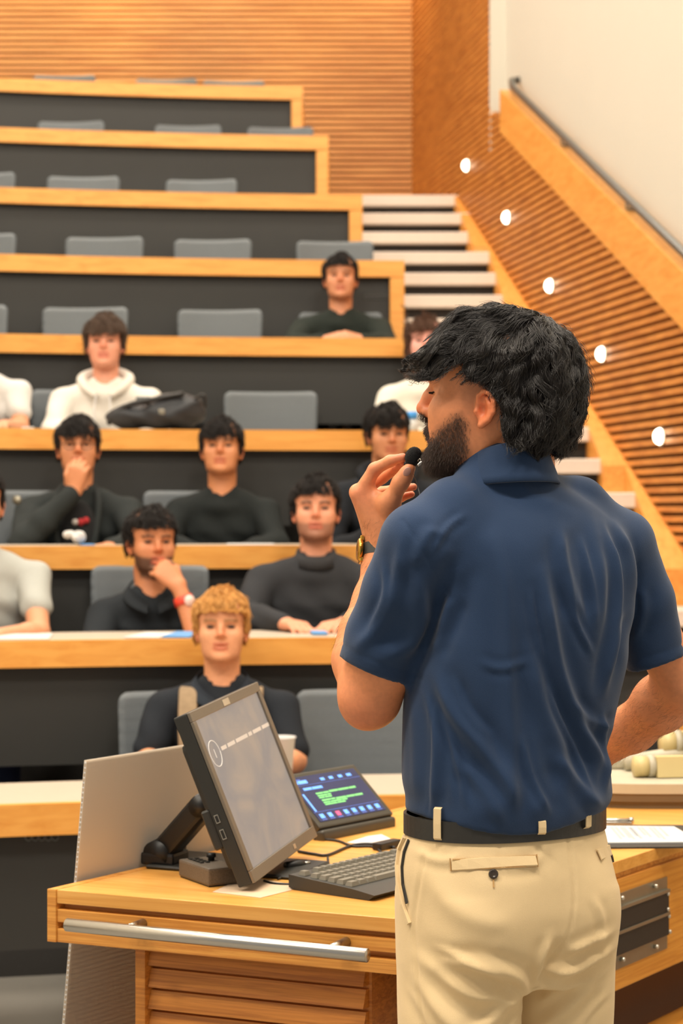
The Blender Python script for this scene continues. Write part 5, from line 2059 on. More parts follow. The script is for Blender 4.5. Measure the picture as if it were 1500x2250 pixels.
pyy = 1125 - (V[:, 2] - CAMZ) / MD * FPX
back = np.clip(-(Nn @ BF) * 1.6 + 0.45, 0, 1)
disp = np.zeros(len(V))
for line, w_, am in [
    ([(1158, 2165), (1120, 2105), (1050, 2075), (960, 2062)], 13, 0.0060),
    ([(1150, 2190), (1100, 2150), (1010, 2130), (900, 2060)], 14, 0.0045),
    ([(1165, 2140), (1170, 2080), (1190, 2020)], 9, 0.0045),
    ([(1180, 2100), (1240, 2105), (1300, 2080), (1338, 2068)], 10, 0.0055),
    ([(1230, 2060), (1280, 2045), (1336, 2030)], 9, 0.0040),
    ([(900, 2090), (950, 2170), (1040, 2245)], 18, 0.0050),
    ([(1010, 2240), (1080, 2180), (1130, 2140)], 12, 0.0040),
    ([(1180, 2240), (1240, 2190), (1300, 2130)], 12, 0.0035),
    ([(930, 1900), (1000, 1960), (1100, 1990)], 20, 0.0025),
    ([(1180, 1850), (1140, 1870), (1060, 1868)], 8, 0.0020),
    ([(905, 1850), (960, 1860), (1000, 1850)], 8, 0.0018),
    ([(1290, 1950), (1310, 2010), (1300, 2060)], 7, 0.0020),
    ([(940, 2040), (1000, 2055), (1080, 2100), (1130, 2160)], 6, 0.0022),
    ([(890, 2140), (930, 2200), (960, 2250)], 8, 0.0028),
    ([(1060, 2250), (1100, 2215), (1135, 2190)], 6, 0.0022),
    ([(1170, 2190), (1230, 2150), (1320, 2120)], 7, 0.0026),
    ([(1250, 2250), (1290, 2200), (1328, 2170)], 7, 0.0024),
]:
    fold(line, w_, am * 1.35)
disp *= back
# centre-back seam sinks, with stitched lips; outseam too
for line in ([(1231, 1812), (1243, 1900), (1240, 1980), (1215, 2060), (1172, 2120)], [(925, 1855), (905, 1990), (912, 2100), (925, 2250)]):
    d = poly_dist(pxx, pyy, spline(np.c_[np.array(line, float), np.zeros(len(line))], 20)[:, :2])
    disp += (-0.0020 * np.exp(-(d / 3.0) ** 2) + 0.0008 * np.exp(-((d - 8) / 4) ** 2)) * (back > 0.05)
d = poly_dist(pxx, pyy, [(1081, 1815), (1083, 1885)])
disp -= 0.0012 * np.exp(-(d / 2.5) ** 2) * (back > 0.1)
# cleft between the seat halves, deepening to the crotch
d = poly_dist(pxx, pyy, [(1212, 2060), (1168, 2140)])
disp -= 0.010 * np.exp(-(d / 22) ** 2) * back
V = V + Nn * disp[:, None]
V = relax(V, Q, 1, 0.3)
tro = quad_obj('khaki_trousers', V, Q, M['khaki'], man)
TRV, TRN = V, vnormals(V, Q)


def seat(x, y, lift=0.0):
    """point on the back of the trousers at photo pixel (x, y) and the surface normal there"""
    p = 750 + TRV[:, 0] / TRV[:, 1] * FPX
    q = 1125 - (TRV[:, 2] - CAMZ) / TRV[:, 1] * FPX
    m = (TRN[:, 1] < 0.2)
    dd = np.where(m, (p - x) ** 2 + (q - y) ** 2, 1e9)
    i = np.argsort(dd)[:6]
    P, N = TRV[i].mean(0), TRN[i].mean(0)
    N /= np.linalg.norm(N)
    Y = P[1]
    P = at(x, y, Y)
    return P + N * lift, N


def ribbon(name, pxs, wid, thick, mat, parent, lift=0.001):
    """strip of cloth laid on the trousers through photo pixels"""
    P, N = zip(*[seat(x, y, lift) for x, y in pxs])
    P, N = np.array(P), np.array(N)
    if len(P) >= 3:                      # ride evenly over the creases
        q_ = np.arange(len(P))
        dg_ = 3 if len(P) >= 5 else 1
        P = np.stack([np.polyval(np.polyfit(q_, P[:, i], dg_), q_) for i in range(3)], -1)
        N = np.stack([np.polyval(np.polyfit(q_, N[:, i], 1), q_) for i in range(3)], -1)
        N /= np.linalg.norm(N, axis=1)[:, None]
    T = np.gradient(P, axis=0)
    V_, F_ = [], []
    for p, n_, t_ in zip(P, N, T):
        t_ = t_ / np.linalg.norm(t_)
        s_ = np.cross(n_, t_); s_ /= np.linalg.norm(s_)
        for (a_, b_) in ((-1, 0), (1, 0), (0.85, 1), (-0.85, 1)):
            V_.append(p + s_ * wid / 2 * a_ + n_ * thick * b_)
    k_ = len(P)
    for i in range(k_ - 1):
        for j in range(4):
            F_.append([i * 4 + j, i * 4 + (j + 1) % 4, i * 4 + 4 + (j + 1) % 4, i * 4 + 4 + j])
    F_ += [[3, 2, 1, 0], [k_ * 4 - 4 + j for j in range(4)]]
    return mesh_obj(name, V_, F_, mat, parent)


M['khaki_dark'] = cloth('khaki_stitch', (196, 154, 98), 0.85)
M['button'] = plain('dark_horn_button', (58, 48, 38), 0.25)
wp = empty('welt_pocket', tuple(seat(1083, 1898)[0]), parent=tro)
ribbon('welt', [(993, 1900), (1030, 1899), (1070, 1897), (1110, 1895), (1150, 1893), (1176, 1892)], 0.0165, 0.0022, M['khaki'], wp)
ribbon('pocket_slit', [(994, 1889), (1030, 1888), (1070, 1886), (1110, 1884), (1150, 1882), (1176, 1881)], 0.0022, 0.0016, M['khaki_dark'], wp)
ribbon('pocket_stitch', [(989, 1913), (1030, 1911), (1070, 1909), (1110, 1907), (1150, 1905), (1180, 1904)], 0.0010, 0.0012, M['khaki_dark'], wp)
ribbon('pocket_end', [(989, 1886), (990, 1900), (991, 1913)], 0.0014, 0.0014, M['khaki_dark'], wp)
ribbon('pocket_end', [(1178, 1879), (1179, 1890), (1180, 1904)], 0.0014, 0.0014, M['khaki_dark'], wp)
bp_, bn_ = seat(1083, 1921, 0.0016)
s_ = np.cross(UP, bn_); s_ /= np.linalg.norm(s_); u_ = np.cross(bn_, s_)
prof_ = [(0.0, 0.0022), (0.0035, 0.0018), (0.0048, 0.0030), (0.0066, 0.0026), (0.0068, 0.0)]
V_ = [bp_ + bn_ * h_ + r_ * (s_ * math.cos(2 * math.pi * q / 24) + u_ * math.sin(2 * math.pi * q / 24)) for (r_, h_) in prof_ for q in range(24)]
F_ = [[j * 24 + q, (j + 1) * 24 + q, (j + 1) * 24 + (q + 1) % 24, j * 24 + (q + 1) % 24] for j in range(4) for q in range(24)]
mesh_obj('pocket_button', V_, F_, M['button'], wp, True)
ribbon('buttonhole', [(1083, 1932), (1084, 1941), (1084, 1950)], 0.0022, 0.0010, M['khaki_dark'], wp)
rw = empty('welt_pocket', tuple(seat(1322, 1872)[0]), parent=tro)
ribbon('welt', [(1314, 1879), (1326, 1874), (1338, 1868)], 0.0165, 0.002, M['khaki'], rw)
ribbon('pocket_stitch', [(1313, 1868), (1325, 1862), (1337, 1857)], 0.0012, 0.0012, M['khaki_dark'], rw)
bp_, bn_ = seat(1340, 1886, 0.001)
tube('pocket_button', [bp_, bp_ + bn_ * 0.0035], 0.0066, M['button'], rw, 18)
# slant pocket on his left hip, gaping
sp = empty('slant_pocket', tuple(seat(880, 1930)[0]), parent=tro)
ribbon('pocket_edge', [(893, 1838), (881, 1868), (876, 1900), (878, 1940), (888, 1990), (902, 2028)], 0.008, 0.0045, M['khaki'], sp)
ribbon('pocket_lining', [(900, 1846), (890, 1872), (885, 1905), (887, 1942), (896, 1985)], 0.005, 0.0022, M['shell'], sp)

# belt and loops
M['belt'] = plain('black_leather_belt', (46, 44, 40), 0.4, var=0.12, scale=160, bump=0.2)
M['belt_grey'] = M['belt']
bw = []
for (y0_, o_) in ((1822, 0.0), (1822, 0.0045), (1778, 0.0045), (1778, 0.0)):
    bw.append((mz(y0_), o_))
V_, F_ = [], []
nb2 = 64
ca, sa = math.cos(YAW), math.sin(YAW)
def waist(th_, grow, z):
    A_, B_ = a_l[-2] - 0.001 + grow, b_l[-2] + 0.001 + grow
    c_, s__ = math.cos(th_), math.sin(th_)
    u = A_ * np.sign(c_) * abs(c_) ** (2 / 2.2); v = B_ * np.sign(s__) * abs(s__) ** (2 / 2.2)
    return np.array([cx_l[-2] + u * ca - v * sa, MD + u * sa + v * ca, z])
for i in range(nb2):
    for (z_q, o_) in bw:
        V_.append(waist(2 * math.pi * i / nb2, o_ + 0.001, z_q))
for i in range(nb2):
    for j in range(4):
        i2 = (i + 1) % nb2
        F_.append([i * 4 + j, i2 * 4 + j, i2 * 4 + (j + 1) % 4, i * 4 + (j + 1) % 4])
belt = mesh_obj('belt', V_, F_, M['belt'], man)


def loop_at(x, top, bot, out=0.0):
    best = min((waist(t_, 0.006, mz(1800)) for t_ in np.linspace(math.pi, 2 * math.pi, 400)), key=lambda p: abs(750 + p[0] / p[1] * FPX - x))
    c = np.array([cx_l[-2], MD, best[2]])
    n_ = best - c; n_ = np.array([n_[0] * 0.6, n_[1] * 1.2, 0]); n_ /= np.linalg.norm(n_)
    s_ = np.cross(UP, n_)
    Y = best[1]
    zt_, zb_ = mz(top, Y), mz(bot, Y)
    V_, F_ = [], []
    for (z_q, o_) in ((zt_, -0.003), (zt_ - 0.002, 0.002), ((zt_ + zb_) / 2, 0.003), (zb_ + 0.003, 0.0025), (zb_, -0.002)):
        for q in (-1, 1):
            for th_q in (0.0, 0.0018):
                V_.append(np.array([best[0], best[1], z_q]) + s_ * q * 0.0055 + n_ * (o_ + th_q + out))
    for i in range(4):
        a = i * 4
        F_ += [[a, a + 4, a + 6, a + 2], [a + 1, a + 3, a + 7, a + 5], [a, a + 1, a + 5, a + 4], [a + 2, a + 6, a + 7, a + 3]]
    F_ += [[0, 2, 3, 1], [16, 17, 19, 18]]
    mesh_obj('belt_loop', V_, F_, M['khaki'], tro)


for (x, t_, b_, o_) in ((962, 1774, 1846, 0), (1186, 1800, 1832, 0.007), (1286, 1772, 1820, 0.002)):
    loop_at(x, t_, b_, o_)

# shoes
M['shoe'] = plain('brown_leather_shoe', (66, 44, 30), 0.35)
for Lg, out in ((LEGL, -1), (LEGR, 1)):
    fo = Field()
    b0_ = np.array([Lg[0], Lg[1], 0]) + BR * out * 0.011
    fo.chain([b0_ - BF * 0.05 + UP * 0.045, b0_ + BF * 0.08 + UP * 0.042, b0_ + BF * 0.17 + UP * 0.034], [0.040, 0.043, 0.033], 0.02)
    fo.chain([b0_ - BF * 0.02 + UP * 0.06, b0_ - BF * 0.02 + UP * 0.10], [0.045, 0.048], 0.02)
    fo.plane((0, 0, 0.0005), (0, 0, -1), b0_ - 0.4, b0_ + 0.4)
    v_, q_ = nets(fo, 0.008)
    quad_obj('shoe', v_, q_, M['shoe'], man)

# --- wrist watch
M['gold'] = plain('gold_case', (214, 164, 70), 0.25, 1.0, var=0.05)
M['strap'] = plain('grey_leather_strap', (66, 66, 62), 0.55, var=0.1, scale=200)
wa, wb_ = at(834, 1240, 2.99), at(836, 1190, 3.0)
wd = (wb_ - wa) / np.linalg.norm(wb_ - wa)
wc = at(835, 1211, 2.996)
e_a = np.array([-1.0, -0.15, 0]); e_a -= wd * (e_a @ wd); e_a /= np.linalg.norm(e_a)
e_b = np.cross(wd, e_a)
wt = empty('wristwatch', tuple(wc), 'gold wristwatch with grey leather strap on the speaker\'s raised wrist', 'watch')
V_, F_ = [], []
for i in range(40):
    t_ = 2 * math.pi * i / 40
    for (h_, o_) in ((-0.009, 0.0005), (0.009, 0.0005), (0.009, 0.0030), (-0.009, 0.0030)):
        V_.append(wc + wd * h_ + (0.0245 + o_) * (e_a * math.cos(t_) + e_b * math.sin(t_)))
for i in range(40):
    i2 = (i + 1) % 40
    for j in range(4):
        F_.append([i * 4 + j, i * 4 + (j + 1) % 4, i2 * 4 + (j + 1) % 4, i2 * 4 + j])
mesh_obj('strap', V_, F_, M['strap'], wt)
cw = wc + e_a * 0.0278
tube('case', [cw, cw + e_a * 0.002, cw + e_a * 0.0055, cw + e_a * 0.007], [0.0150, 0.0168, 0.0168, 0.0145], M['gold'], wt, 28)
tube('crown', [cw + e_a * 0.004 + e_b * 0.0165, cw + e_a * 0.004 + e_b * 0.0195], 0.0022, M['gold'], wt, 10)
for sg in (-1, 1):
    obox('lug', cw + wd * sg * 0.0165 + e_a * 0.001, [wd, e_b, e_a], [0.004, 0.008, 0.003], M['gold'], wt, 0.001)

# --- clip-on microphone held between thumb and fingers
M['foam'] = plain('black_foam', (20, 20, 21), 0.95, var=0.4, scale=900, bump=0.8)
mc = at(908, 1003, 2.948)
md_ = at(912, 992, 2.95) - at(900, 1022, 2.95); md_ /= np.linalg.norm(md_)
mi = empty('lapel_microphone', tuple(at(897, 1024, 2.95)), 'small black foam-covered clip-on microphone pinched in the speaker\'s fingers', 'microphone')
fm = Field()
fm.ell(mc, (0.0148, 0.0118, 0.0122), rot=np.stack([md_, *frame_of(md_)[1:]]))
fm.cap(mc - md_ * 0.008, mc - md_ * 0.013, 0.0085, 0.0065, 0.003)
v_, q_ = nets(fm, 0.0014)
v_ += vnormals(v_, q_) * RNG.normal(0, 0.00018, len(v_))[:, None]
quad_obj('windscreen', v_, q_, M['foam'], mi)
tube('capsule_body', [mc - md_ * 0.012 - np.array([0.004, 0, 0]), at(892, 1020, 2.958)], [0.0050, 0.0042], M['black'], mi, 14)
k0 = at(917, 1013, 2.94)
tube('clip_spring', spline([k0, at(921, 1008, 2.937), at(924, 1012, 2.935), at(920, 1017, 2.936), at(928, 1016, 2.935)], 16), 0.0007, M['steel'], mi, 6)
obox('clip_jaw', at(923, 1019, 2.937), [np.array([0.8, 0, 0.6]), np.array([0, 1, 0]), np.array([-0.6, 0, 0.8])], [0.0045, 0.004, 0.0022], M['steel'], mi, 0.0008)
tube('microphone_wire', spline([at(903, 1030, 2.955), at(910, 1045, 2.955), at(917, 1068, 2.955), at(925, 1100, 2.95), at(936, 1150, 2.99), at(980, 1300, 3.05), at(1010, 1450, 3.06)], 30), 0.0009, M['rail'], mi, 6)
# ------------------------------------------------------------------ the audience
def col_cloth(name, rgb):
    return plain(name, rgb, 0.88, var=0.10, scale=200, spec=0.2)


HAIR_SHORT = [(0.110, 0.088), (0.088, 0.084), (0.064, 0.078), (0.034, 0.052), (0.022, 0.012), (0.012, 0.012), (0.006, 0.034), (-0.022, 0.032), (-0.030, 0.0), (-0.045, -0.030), (-0.110, -0.045), (-0.14, 0.10), (-0.05, 0.19), (0.07, 0.17), (0.115, 0.10)]
HAIR_FRINGE = [(0.122, 0.068), (0.100, 0.064), (0.075, 0.064), (0.050, 0.058), (0.028, 0.030), (0.022, 0.002), (0.010, 0.004), (0.004, 0.034), (-0.022, 0.032), (-0.030, -0.005), (-0.050, -0.045), (-0.120, -0.050), (-0.15, 0.10), (-0.05, 0.20), (0.07, 0.19), (0.13, 0.10)]
HAIR_LONG = [(0.090, 0.085), (0.060, 0.080), (0.040, 0.030), (0.036, -0.10), (0.03, -0.22), (-0.09, -0.24), (-0.13, -0.05), (-0.14, 0.10), (-0.05, 0.19), (0.06, 0.17), (0.10, 0.11)]


def person(name, row, px, py, hh, label, skin, hair_rgb, hair_poly, shirt_rgb, yaw=0.0, dy=0.70, sleeve='short', arms=None, tilt=0.0, lean=0.10, hair_t=0.011,
           brow=None, beard=None, shoulder=0.185, legs=(38, 40, 48), s=1.0, nod=0.0, collar=None, build=1.0, short_legs=False, extra=None, neckline=0.0, slv=0.72):
    """seated figure; (px, py) is where the point between the ears shows, hh pixel height chin to crown sets nothing but documents scale"""
    Y = YROW[row] + dy
    for _ in range(3):
        X = (px - 750) * Y / FPX
        Y = yrow(row, X) + dy
    Z = CAMZ - (py - 1125) * Y / FPX
    zf = ZFLOOR[row]
    root = empty('person', (X, Y, zf), label, 'person', 'audience seated at the desks')
    O = np.array([X, Y, Z])
    f = np.array([math.sin(yaw), -math.cos(yaw), -nod])
    up = np.array([tilt, 0.0, 1.0])
    H = Head(O, f, up, s)
    F0 = np.array([math.sin(yaw * 0.4), -math.cos(yaw * 0.4), 0.0])     # chest direction
    R0 = np.array([-F0[1], F0[0], 0.0])                                 # image-right side of the figure
    W3 = lambda r, fwd, z: np.array([X, Y, Z]) + R0 * r + F0 * fwd + UP * z
    nbz = -0.155 * s
    neck = W3(0, -0.015, nbz)
    sh = {sd: W3(sd * shoulder, -0.02, nbz - 0.080) for sd in (-1, 1)}
    hipz = zf + 0.50
    hip = np.array([X, Y, 0]) - F0 * (0.02 + lean) + UP * hipz
    zt = [hipz - 0.06, hipz + 0.08, hipz + 0.22, Z + nbz - 0.16, Z + nbz - 0.07, Z + nbz - 0.02, Z + nbz + 0.03]
    zt = sorted(zt)
    t_ = (np.array(zt) - zt[0]) / (zt[-1] - zt[0])
    cx = hip[0] + (neck[0] - hip[0]) * t_
    cy = hip[1] + (neck[1] - hip[1]) * t_
    yw = math.atan2(R0[1], R0[0])
    aw = np.array([0.165, 0.155, 0.160, 0.185, 0.150, 0.095, 0.055]) * build
    bw = np.array([0.125, 0.120, 0.115, 0.115, 0.085, 0.068, 0.055]) * build
    fb = Field()
    fb.zloft(zt, cx, cy, aw - 0.02, bw - 0.02, yw)
    fb.chain([H.w(-0.02, 0, -0.03), H.w(-0.03, 0, -0.08), neck - UP * 0.03], [0.054 * s, 0.053 * s, 0.062 * s], 0.02)
    add_head(fb, H, fine=False)
    fc = Field()
    fc.zloft(zt, cx, cy, aw, bw, yw)
    for sd in (-1, 1):
        fc.chain([neck - UP * (0.030 + neckline) + R0 * sd * 0.035, neck * 0.5 + sh[sd] * 0.5 + UP * 0.004 - UP * 0.01, sh[sd]], [0.040, 0.044 * build, 0.055 * build], 0.035)
    arms = arms or {}
    for sd in (-1, 1):
        a = arms.get(sd, {})
        el = W3(*a['e']) if 'e' in a else sh[sd] + R0 * sd * 0.07 + F0 * 0.12 - UP * 0.24
        if 'wabs' in a:
            w = np.array(a['wabs'], float)
        elif 'w' in a:
            w = W3(*a['w'])
        else:
            w = np.array([X, Y, 0]) + R0 * sd * 0.10 + F0 * 0.34 + UP * (zf + 0.72 + 0.03)
        fb.chain([sh[sd], el, el * 0.7 + w * 0.3, w], [0.044, 0.038, 0.037, 0.025], 0.012)
        hd = np.array(a['hd'], float) if 'hd' in a else (w - el)
        hn = np.array(a['hn'], float) if 'hn' in a else np.array([0, 0, 1.0])
        add_hand(fb, w, hd, hn, sd, a.get('curl', 0.6), s)
        if sleeve == 'long':
            wq = el + (w - el) * 0.94
            fc.chain([sh[sd], el, el * 0.6 + wq * 0.4, wq], [0.060 * build, 0.052 * build, 0.047 * build, 0.036], 0.02)
        elif sleeve == 'short':
            q = sh[sd] + (el - sh[sd]) * slv
            fc.chain([sh[sd], q], [0.060 * build, 0.056 * build], 0.015)
    fc.ell(neck - UP * 0.062 + F0 * 0.03, (0.075, 0.050, 0.032), 0.03)
    # neck opening
    fc.chain([neck + UP * 0.02 + F0 * 0.012, neck + UP * 0.12], [0.050 * s, 0.058 * s], 0.004, 's')
    V, Q = nets(fb, 0.0055)
    V = relax(V, Q, 1, 0.4)
    bf = None
    if beard is not None:
        def bf(a, b, c):
            return np.clip((-0.012 - c - 0.25 * (a - 0.06)) / 0.012, 0, 1) * np.clip((c + 0.11) / 0.02, 0, 1) * np.clip((a - 0.004) / 0.012, 0, 1) * beard[1]
    col = face_tint(H, V, skin, tuple(np.clip(np.array(skin) * np.array([0.86, 0.62, 0.60]), 0, 255)), brow or hair_rgb, beard[0] if beard else None, bf, (46, 34, 28))
    body = quad_obj('body', V, Q, M['skin_far'], root, color=col)
    hm = plain('hair_tone', hair_rgb, 0.55, var=0.4, scale=40, spec=0.25)
    fh = Field()
    lo, hi = H.box(0.12 if hair_poly is HAIR_LONG else 0.04)

    def hf_(P):
        a, b, c = H.loc(P)
        base_ = smin(H.loft(P, hair_t), H.cap(P, hair_t), 0.012) / s
        g = base_ if hair_poly is not HAIR_LONG else np.minimum(base_, np.maximum(np.sqrt(((a + 0.03) / 0.075) ** 2 + (b / 0.088) ** 2) - 1, np.maximum(-0.24 - c, c - 0.06)) * 0.07)
        wv = 0.0022 * np.sin(b * 150 + 4 * np.sin(a * 40)) + 0.002 * np.sin(a * 120 + c * 50) + 0.004 * np.sin(b * 47 + 1.0 + a * 30)
        d2 = poly_sdf(a, c, hair_poly) + 0.35 * np.clip(np.abs(b) - 0.05, 0, 1) * (a > 0.03)
        return np.maximum(g - wv, d2 - 0.5 * wv) * s
    fh.add(hf_, lo, hi)
    V, Q = nets(fh, 0.0060)
    V = relax(V, Q, 2, 0.5)
    Nh = vnormals(V, Q)
    quad_obj('hair', V - Nh * 0.004, Q, hm, root)
    st = comb_strands(H, hf_, V, Q, Nh, 2600, 0.045 if hair_poly is not HAIR_LONG else 0.10, (-0.06, 0.12), 0.016, 0.010, 0.5, 0.06, 8, 0.6, 1.2)
    hair_curves('hair_strands', st, 0.0011, hm, root)
    cm = col_cloth('garment', shirt_rgb)
    V, Q = nets(fc, 0.0085)
    V = relax(V, Q, 2, 0.5)
    Nn = vnormals(V, Q)
    q_ = (V - O)
    V = V + Nn * (0.0045 * np.sin(q_[:, 0] * 34 + q_[:, 2] * 22 + 2 * np.sin(q_[:, 2] * 17)) * np.sin(q_[:, 2] * 26 + q_[:, 0] * 13))[:, None]
    g = quad_obj('sweater' if sleeve == 'long' else 'shirt', V, Q, cm, root)
    # trousers: lap, thighs, shins
    fl = Field()
    fl.ell(hip + UP * 0.01, (0.175, 0.13, 0.10), 0.0)
    kn = {}
    for sd in (-1, 1):
        k_ = hip + R0 * sd * 0.11 + F0 * 0.40 + UP * 0.02
        kn[sd] = k_
        fl.chain([hip + R0 * sd * 0.09, k_], [0.085, 0.066], 0.03)
        if short_legs:
            continue
        fl.chain([k_, k_ + F0 * 0.02 - UP * (k_[2] - zf - 0.09)], [0.064, 0.050], 0.02)
    V, Q = nets(fl, 0.011)
    quad_obj('shorts' if short_legs else 'trousers', relax(V, Q, 2, 0.5), Q, col_cloth('leg_cloth', legs), root)
    fsn = Field()
    for sd in (-1, 1):
        b0 = np.array([kn[sd][0], kn[sd][1], zf]) + F0 * 0.01
        fsn.chain([b0 - F0 * 0.04 + UP * 0.045, b0 + F0 * 0.12 + UP * 0.038], [0.040, 0.036], 0.01)
        if short_legs:
            fsk = Field()
            fsk.chain([kn[sd], kn[sd] + F0 * 0.01 - UP * 0.2, kn[sd] + F0 * 0.02 - UP * (kn[sd][2] - zf - 0.06)], [0.056, 0.055, 0.038], 0.02)
            v_, qq = nets(fsk, 0.01)
            quad_obj('bare_leg', v_, qq, M['skin_far'], root, color=np.tile(np.array(lin(skin)[:3]), (len(v_), 1)))
    v_, qq = nets(fsn, 0.011)
    quad_obj('shoes', v_, qq, M['shoe_dark'], root)
    # eyes
    for sd in (-1, 1):
        fe = Field()
        fe.ell(H.w(0.0750, sd * 0.032, 0.030), np.array([0.0070, 0.0125, 0.0052]) * s, rot=H.rot())
        v_, qq = nets(fe, 0.0025)
        quad_obj('eye', v_, qq, M['eye_dark'], root)
    if extra:
        extra(root, H, W3, g, cm, hip, zf, R0, F0)
    return root, H, W3


M['shoe_dark'] = plain('dark_shoe', (40, 38, 38), 0.5)
M['eye_dark'] = plain('dark_eye', (52, 38, 32), 0.25)
BLACKHAIR, BROWN = (26, 21, 19), (66, 48, 36)


def polo_collar(rgb):
    def fn(root, H, W3, g, cm, *a):
        m = col_cloth('collar_cloth', rgb)
        for sd in (-1, 1):
            pts = [W3(sd * 0.015, 0.075, -0.20), W3(sd * 0.055, 0.055, -0.175), W3(sd * 0.078, 0.0, -0.140), W3(sd * 0.06, -0.06, -0.120)]
            P = spline(pts, 12)
            V, F = [], []
            for i, p in enumerate(P):
                o = (p - W3(0, 0, -0.16)) * np.array([1, 1, 0]); o /= np.linalg.norm(o) + 1e-9
                V += [p + UP * 0.012, p + o * 0.028 - UP * 0.022, p + o * 0.030 - UP * 0.026, p + o * 0.002 + UP * 0.004]
            for i in range(len(P) - 1):
                for j in range(4):
                    F.append([i * 4 + j, i * 4 + (j + 1) % 4, i * 4 + 4 + (j + 1) % 4, i * 4 + 4 + j])
            mesh_obj('collar', V, F, m, g, True)
    return fn


def hood(rgb):
    def fn(root, H, W3, g, cm, *a):
        m = col_cloth('hood_cloth', rgb)
        P = spline([W3(-0.03, 0.085, -0.22), W3(-0.085, 0.04, -0.175), W3(-0.10, -0.04, -0.13), W3(0, -0.11, -0.10), W3(0.10, -0.04, -0.13), W3(0.085, 0.04, -0.175), W3(0.03, 0.085, -0.22)], 30)
        r = 0.014 + 0.014 * np.sin(np.linspace(0, math.pi, len(P)))
        tube('hood', P, r, m, g, 12)
        for sd in (-1, 1):
            tube('drawstring', spline([W3(sd * 0.03, 0.10, -0.22), W3(sd * 0.035, 0.125, -0.28), W3(sd * 0.03, 0.13, -0.34)], 10), 0.004, M['paper'], g, 6)
    return fn


# front row: blond, tan straps over a dark shirt, arms towards a cup
def straps(root, H, W3, g, cm, *a):
    m = plain('tan_ribbed_strap', (150, 128, 100), 0.9, var=0.25, scale=60)
    for sd in (-1, 1):
        P = spline([W3(sd * 0.098, -0.05, -0.165), W3(sd * 0.100, 0.035, -0.172), W3(sd * 0.098, 0.105, -0.26), W3(sd * 0.094, 0.128, -0.38), W3(sd * 0.092, 0.125, -0.50)], 24)
        V, F = [], []
        for p in P:
            for (u, q) in ((-0.030, 0.0), (0.030, 0.0), (0.026, 0.009), (-0.026, 0.009)):
                V.append(p + np.array([u, -q, q * 0.5]))
        for i in range(len(P) - 1):
            for j in range(4):
                F.append([i * 4 + j, i * 4 + (j + 1) % 4, i * 4 + 4 + (j + 1) % 4, i * 4 + 4 + j])
        mesh_obj('strap', V, F, m, g)
    polo_collar((40, 46, 54))(root, H, W3, g, cm)


P1, H1, W1 = person('a', 0, 487, 1395, 0, 'blond person in a dark shirt with tan straps in the front row', (228, 160, 118), (206, 150, 82), HAIR_SHORT, (36, 40, 46), yaw=0.02, dy=0.74,
                    slv=0.80, arms={-1: dict(e=(-0.225, 0.06, -0.375), w=(-0.14, 0.34, -0.40)), 1: dict(e=(0.225, 0.08, -0.38), w=(0.16, 0.36, -0.36), hd=(-0.2, -1, 0.15), hn=(0.9, 0, 0.3), curl=0.9)}, brow=(150, 108, 66), shoulder=0.18, s=0.97, extra=straps, hair_t=0.012)
# second row
person('b', 1, -45, 1120, 0, 'person in a light grey T-shirt at the left end of the second row', (214, 150, 112), BLACKHAIR, HAIR_SHORT, (176, 178, 172), yaw=0.2, dy=0.70,
       arms={1: dict(e=(0.215, 0.16, -0.42), w=(0.10, 0.36, -0.415))}, legs=(36, 44, 70), slv=0.52)
def red_watch(root, H, W3, g, cm, *a):
    el, w = W3(0.175, 0.22, -0.385), W3(0.085, 0.165, -0.125)
    c = el + (w - el) * 0.80
    d = (w - el) / np.linalg.norm(w - el)
    wr_ = empty('wristwatch', tuple(c), 'bright red wristwatch with pale face on a bearded listener', 'watch')
    tube('strap', [c - d * 0.014, c + d * 0.014], [0.035, 0.033], M['red'], wr_, 20)
    o = np.array([0.62, -0.78, 0.05])
    tube('face', [c + o * 0.030, c + o * 0.040], 0.019, M['watch_face'], wr_, 20)
    polo_collar((34, 38, 42))(root, H, W3, g, cm)
M['red'] = plain('red_silicone', (224, 66, 42), 0.45)
M['watch_face'] = plain('pale_watch_face', (240, 206, 196), 0.3)
person('c', 1, 334, 1205, 0, 'bearded person in a dark polo resting mouth on one fist, second row', (206, 134, 92), BLACKHAIR, HAIR_SHORT, (38, 42, 46), yaw=0.32, dy=0.66, nod=0.08,
       arms={1: dict(e=(0.175, 0.22, -0.385), w=(0.085, 0.165, -0.125), hd=(-0.55, 0.1, 0.55), hn=(0.3, -0.9, 0.35), curl=1.25), -1: dict(e=(-0.20, 0.14, -0.37), w=(-0.04, 0.32, -0.375))},
       beard=((48, 34, 28), 0.85), extra=red_watch, shoulder=0.17, legs=(40, 42, 50))
def zipper(root, H, W3, g, cm, *a):
    m = col_cloth('zip_collar', (58, 58, 60))
    th = np.linspace(0, 2 * math.pi, 25)[:-1]
    V, F = [], []
    for (r, z) in ((0.062, -0.122), (0.070, -0.122), (0.086, -0.170), (0.076, -0.170)):
        for t in th:
            V.append(W3(r * math.cos(t), r * math.sin(t) * 0.95 - 0.01, z - 0.02 * math.sin(t)))
    for j in range(4):
        for i in range(24):
            F.append([j * 24 + i, ((j + 1) % 4) * 24 + i, ((j + 1) % 4) * 24 + (i + 1) % 24, j * 24 + (i + 1) % 24])
    mesh_obj('stand_collar', V, F, m, g, True)
    for dx in (0.060, 0.105):
        c = W3(dx, 0.165, -0.40)
        tube('chest_button', [c, c - np.array([0, 0.01, 0])], 0.016, M['rail'], g, 16)
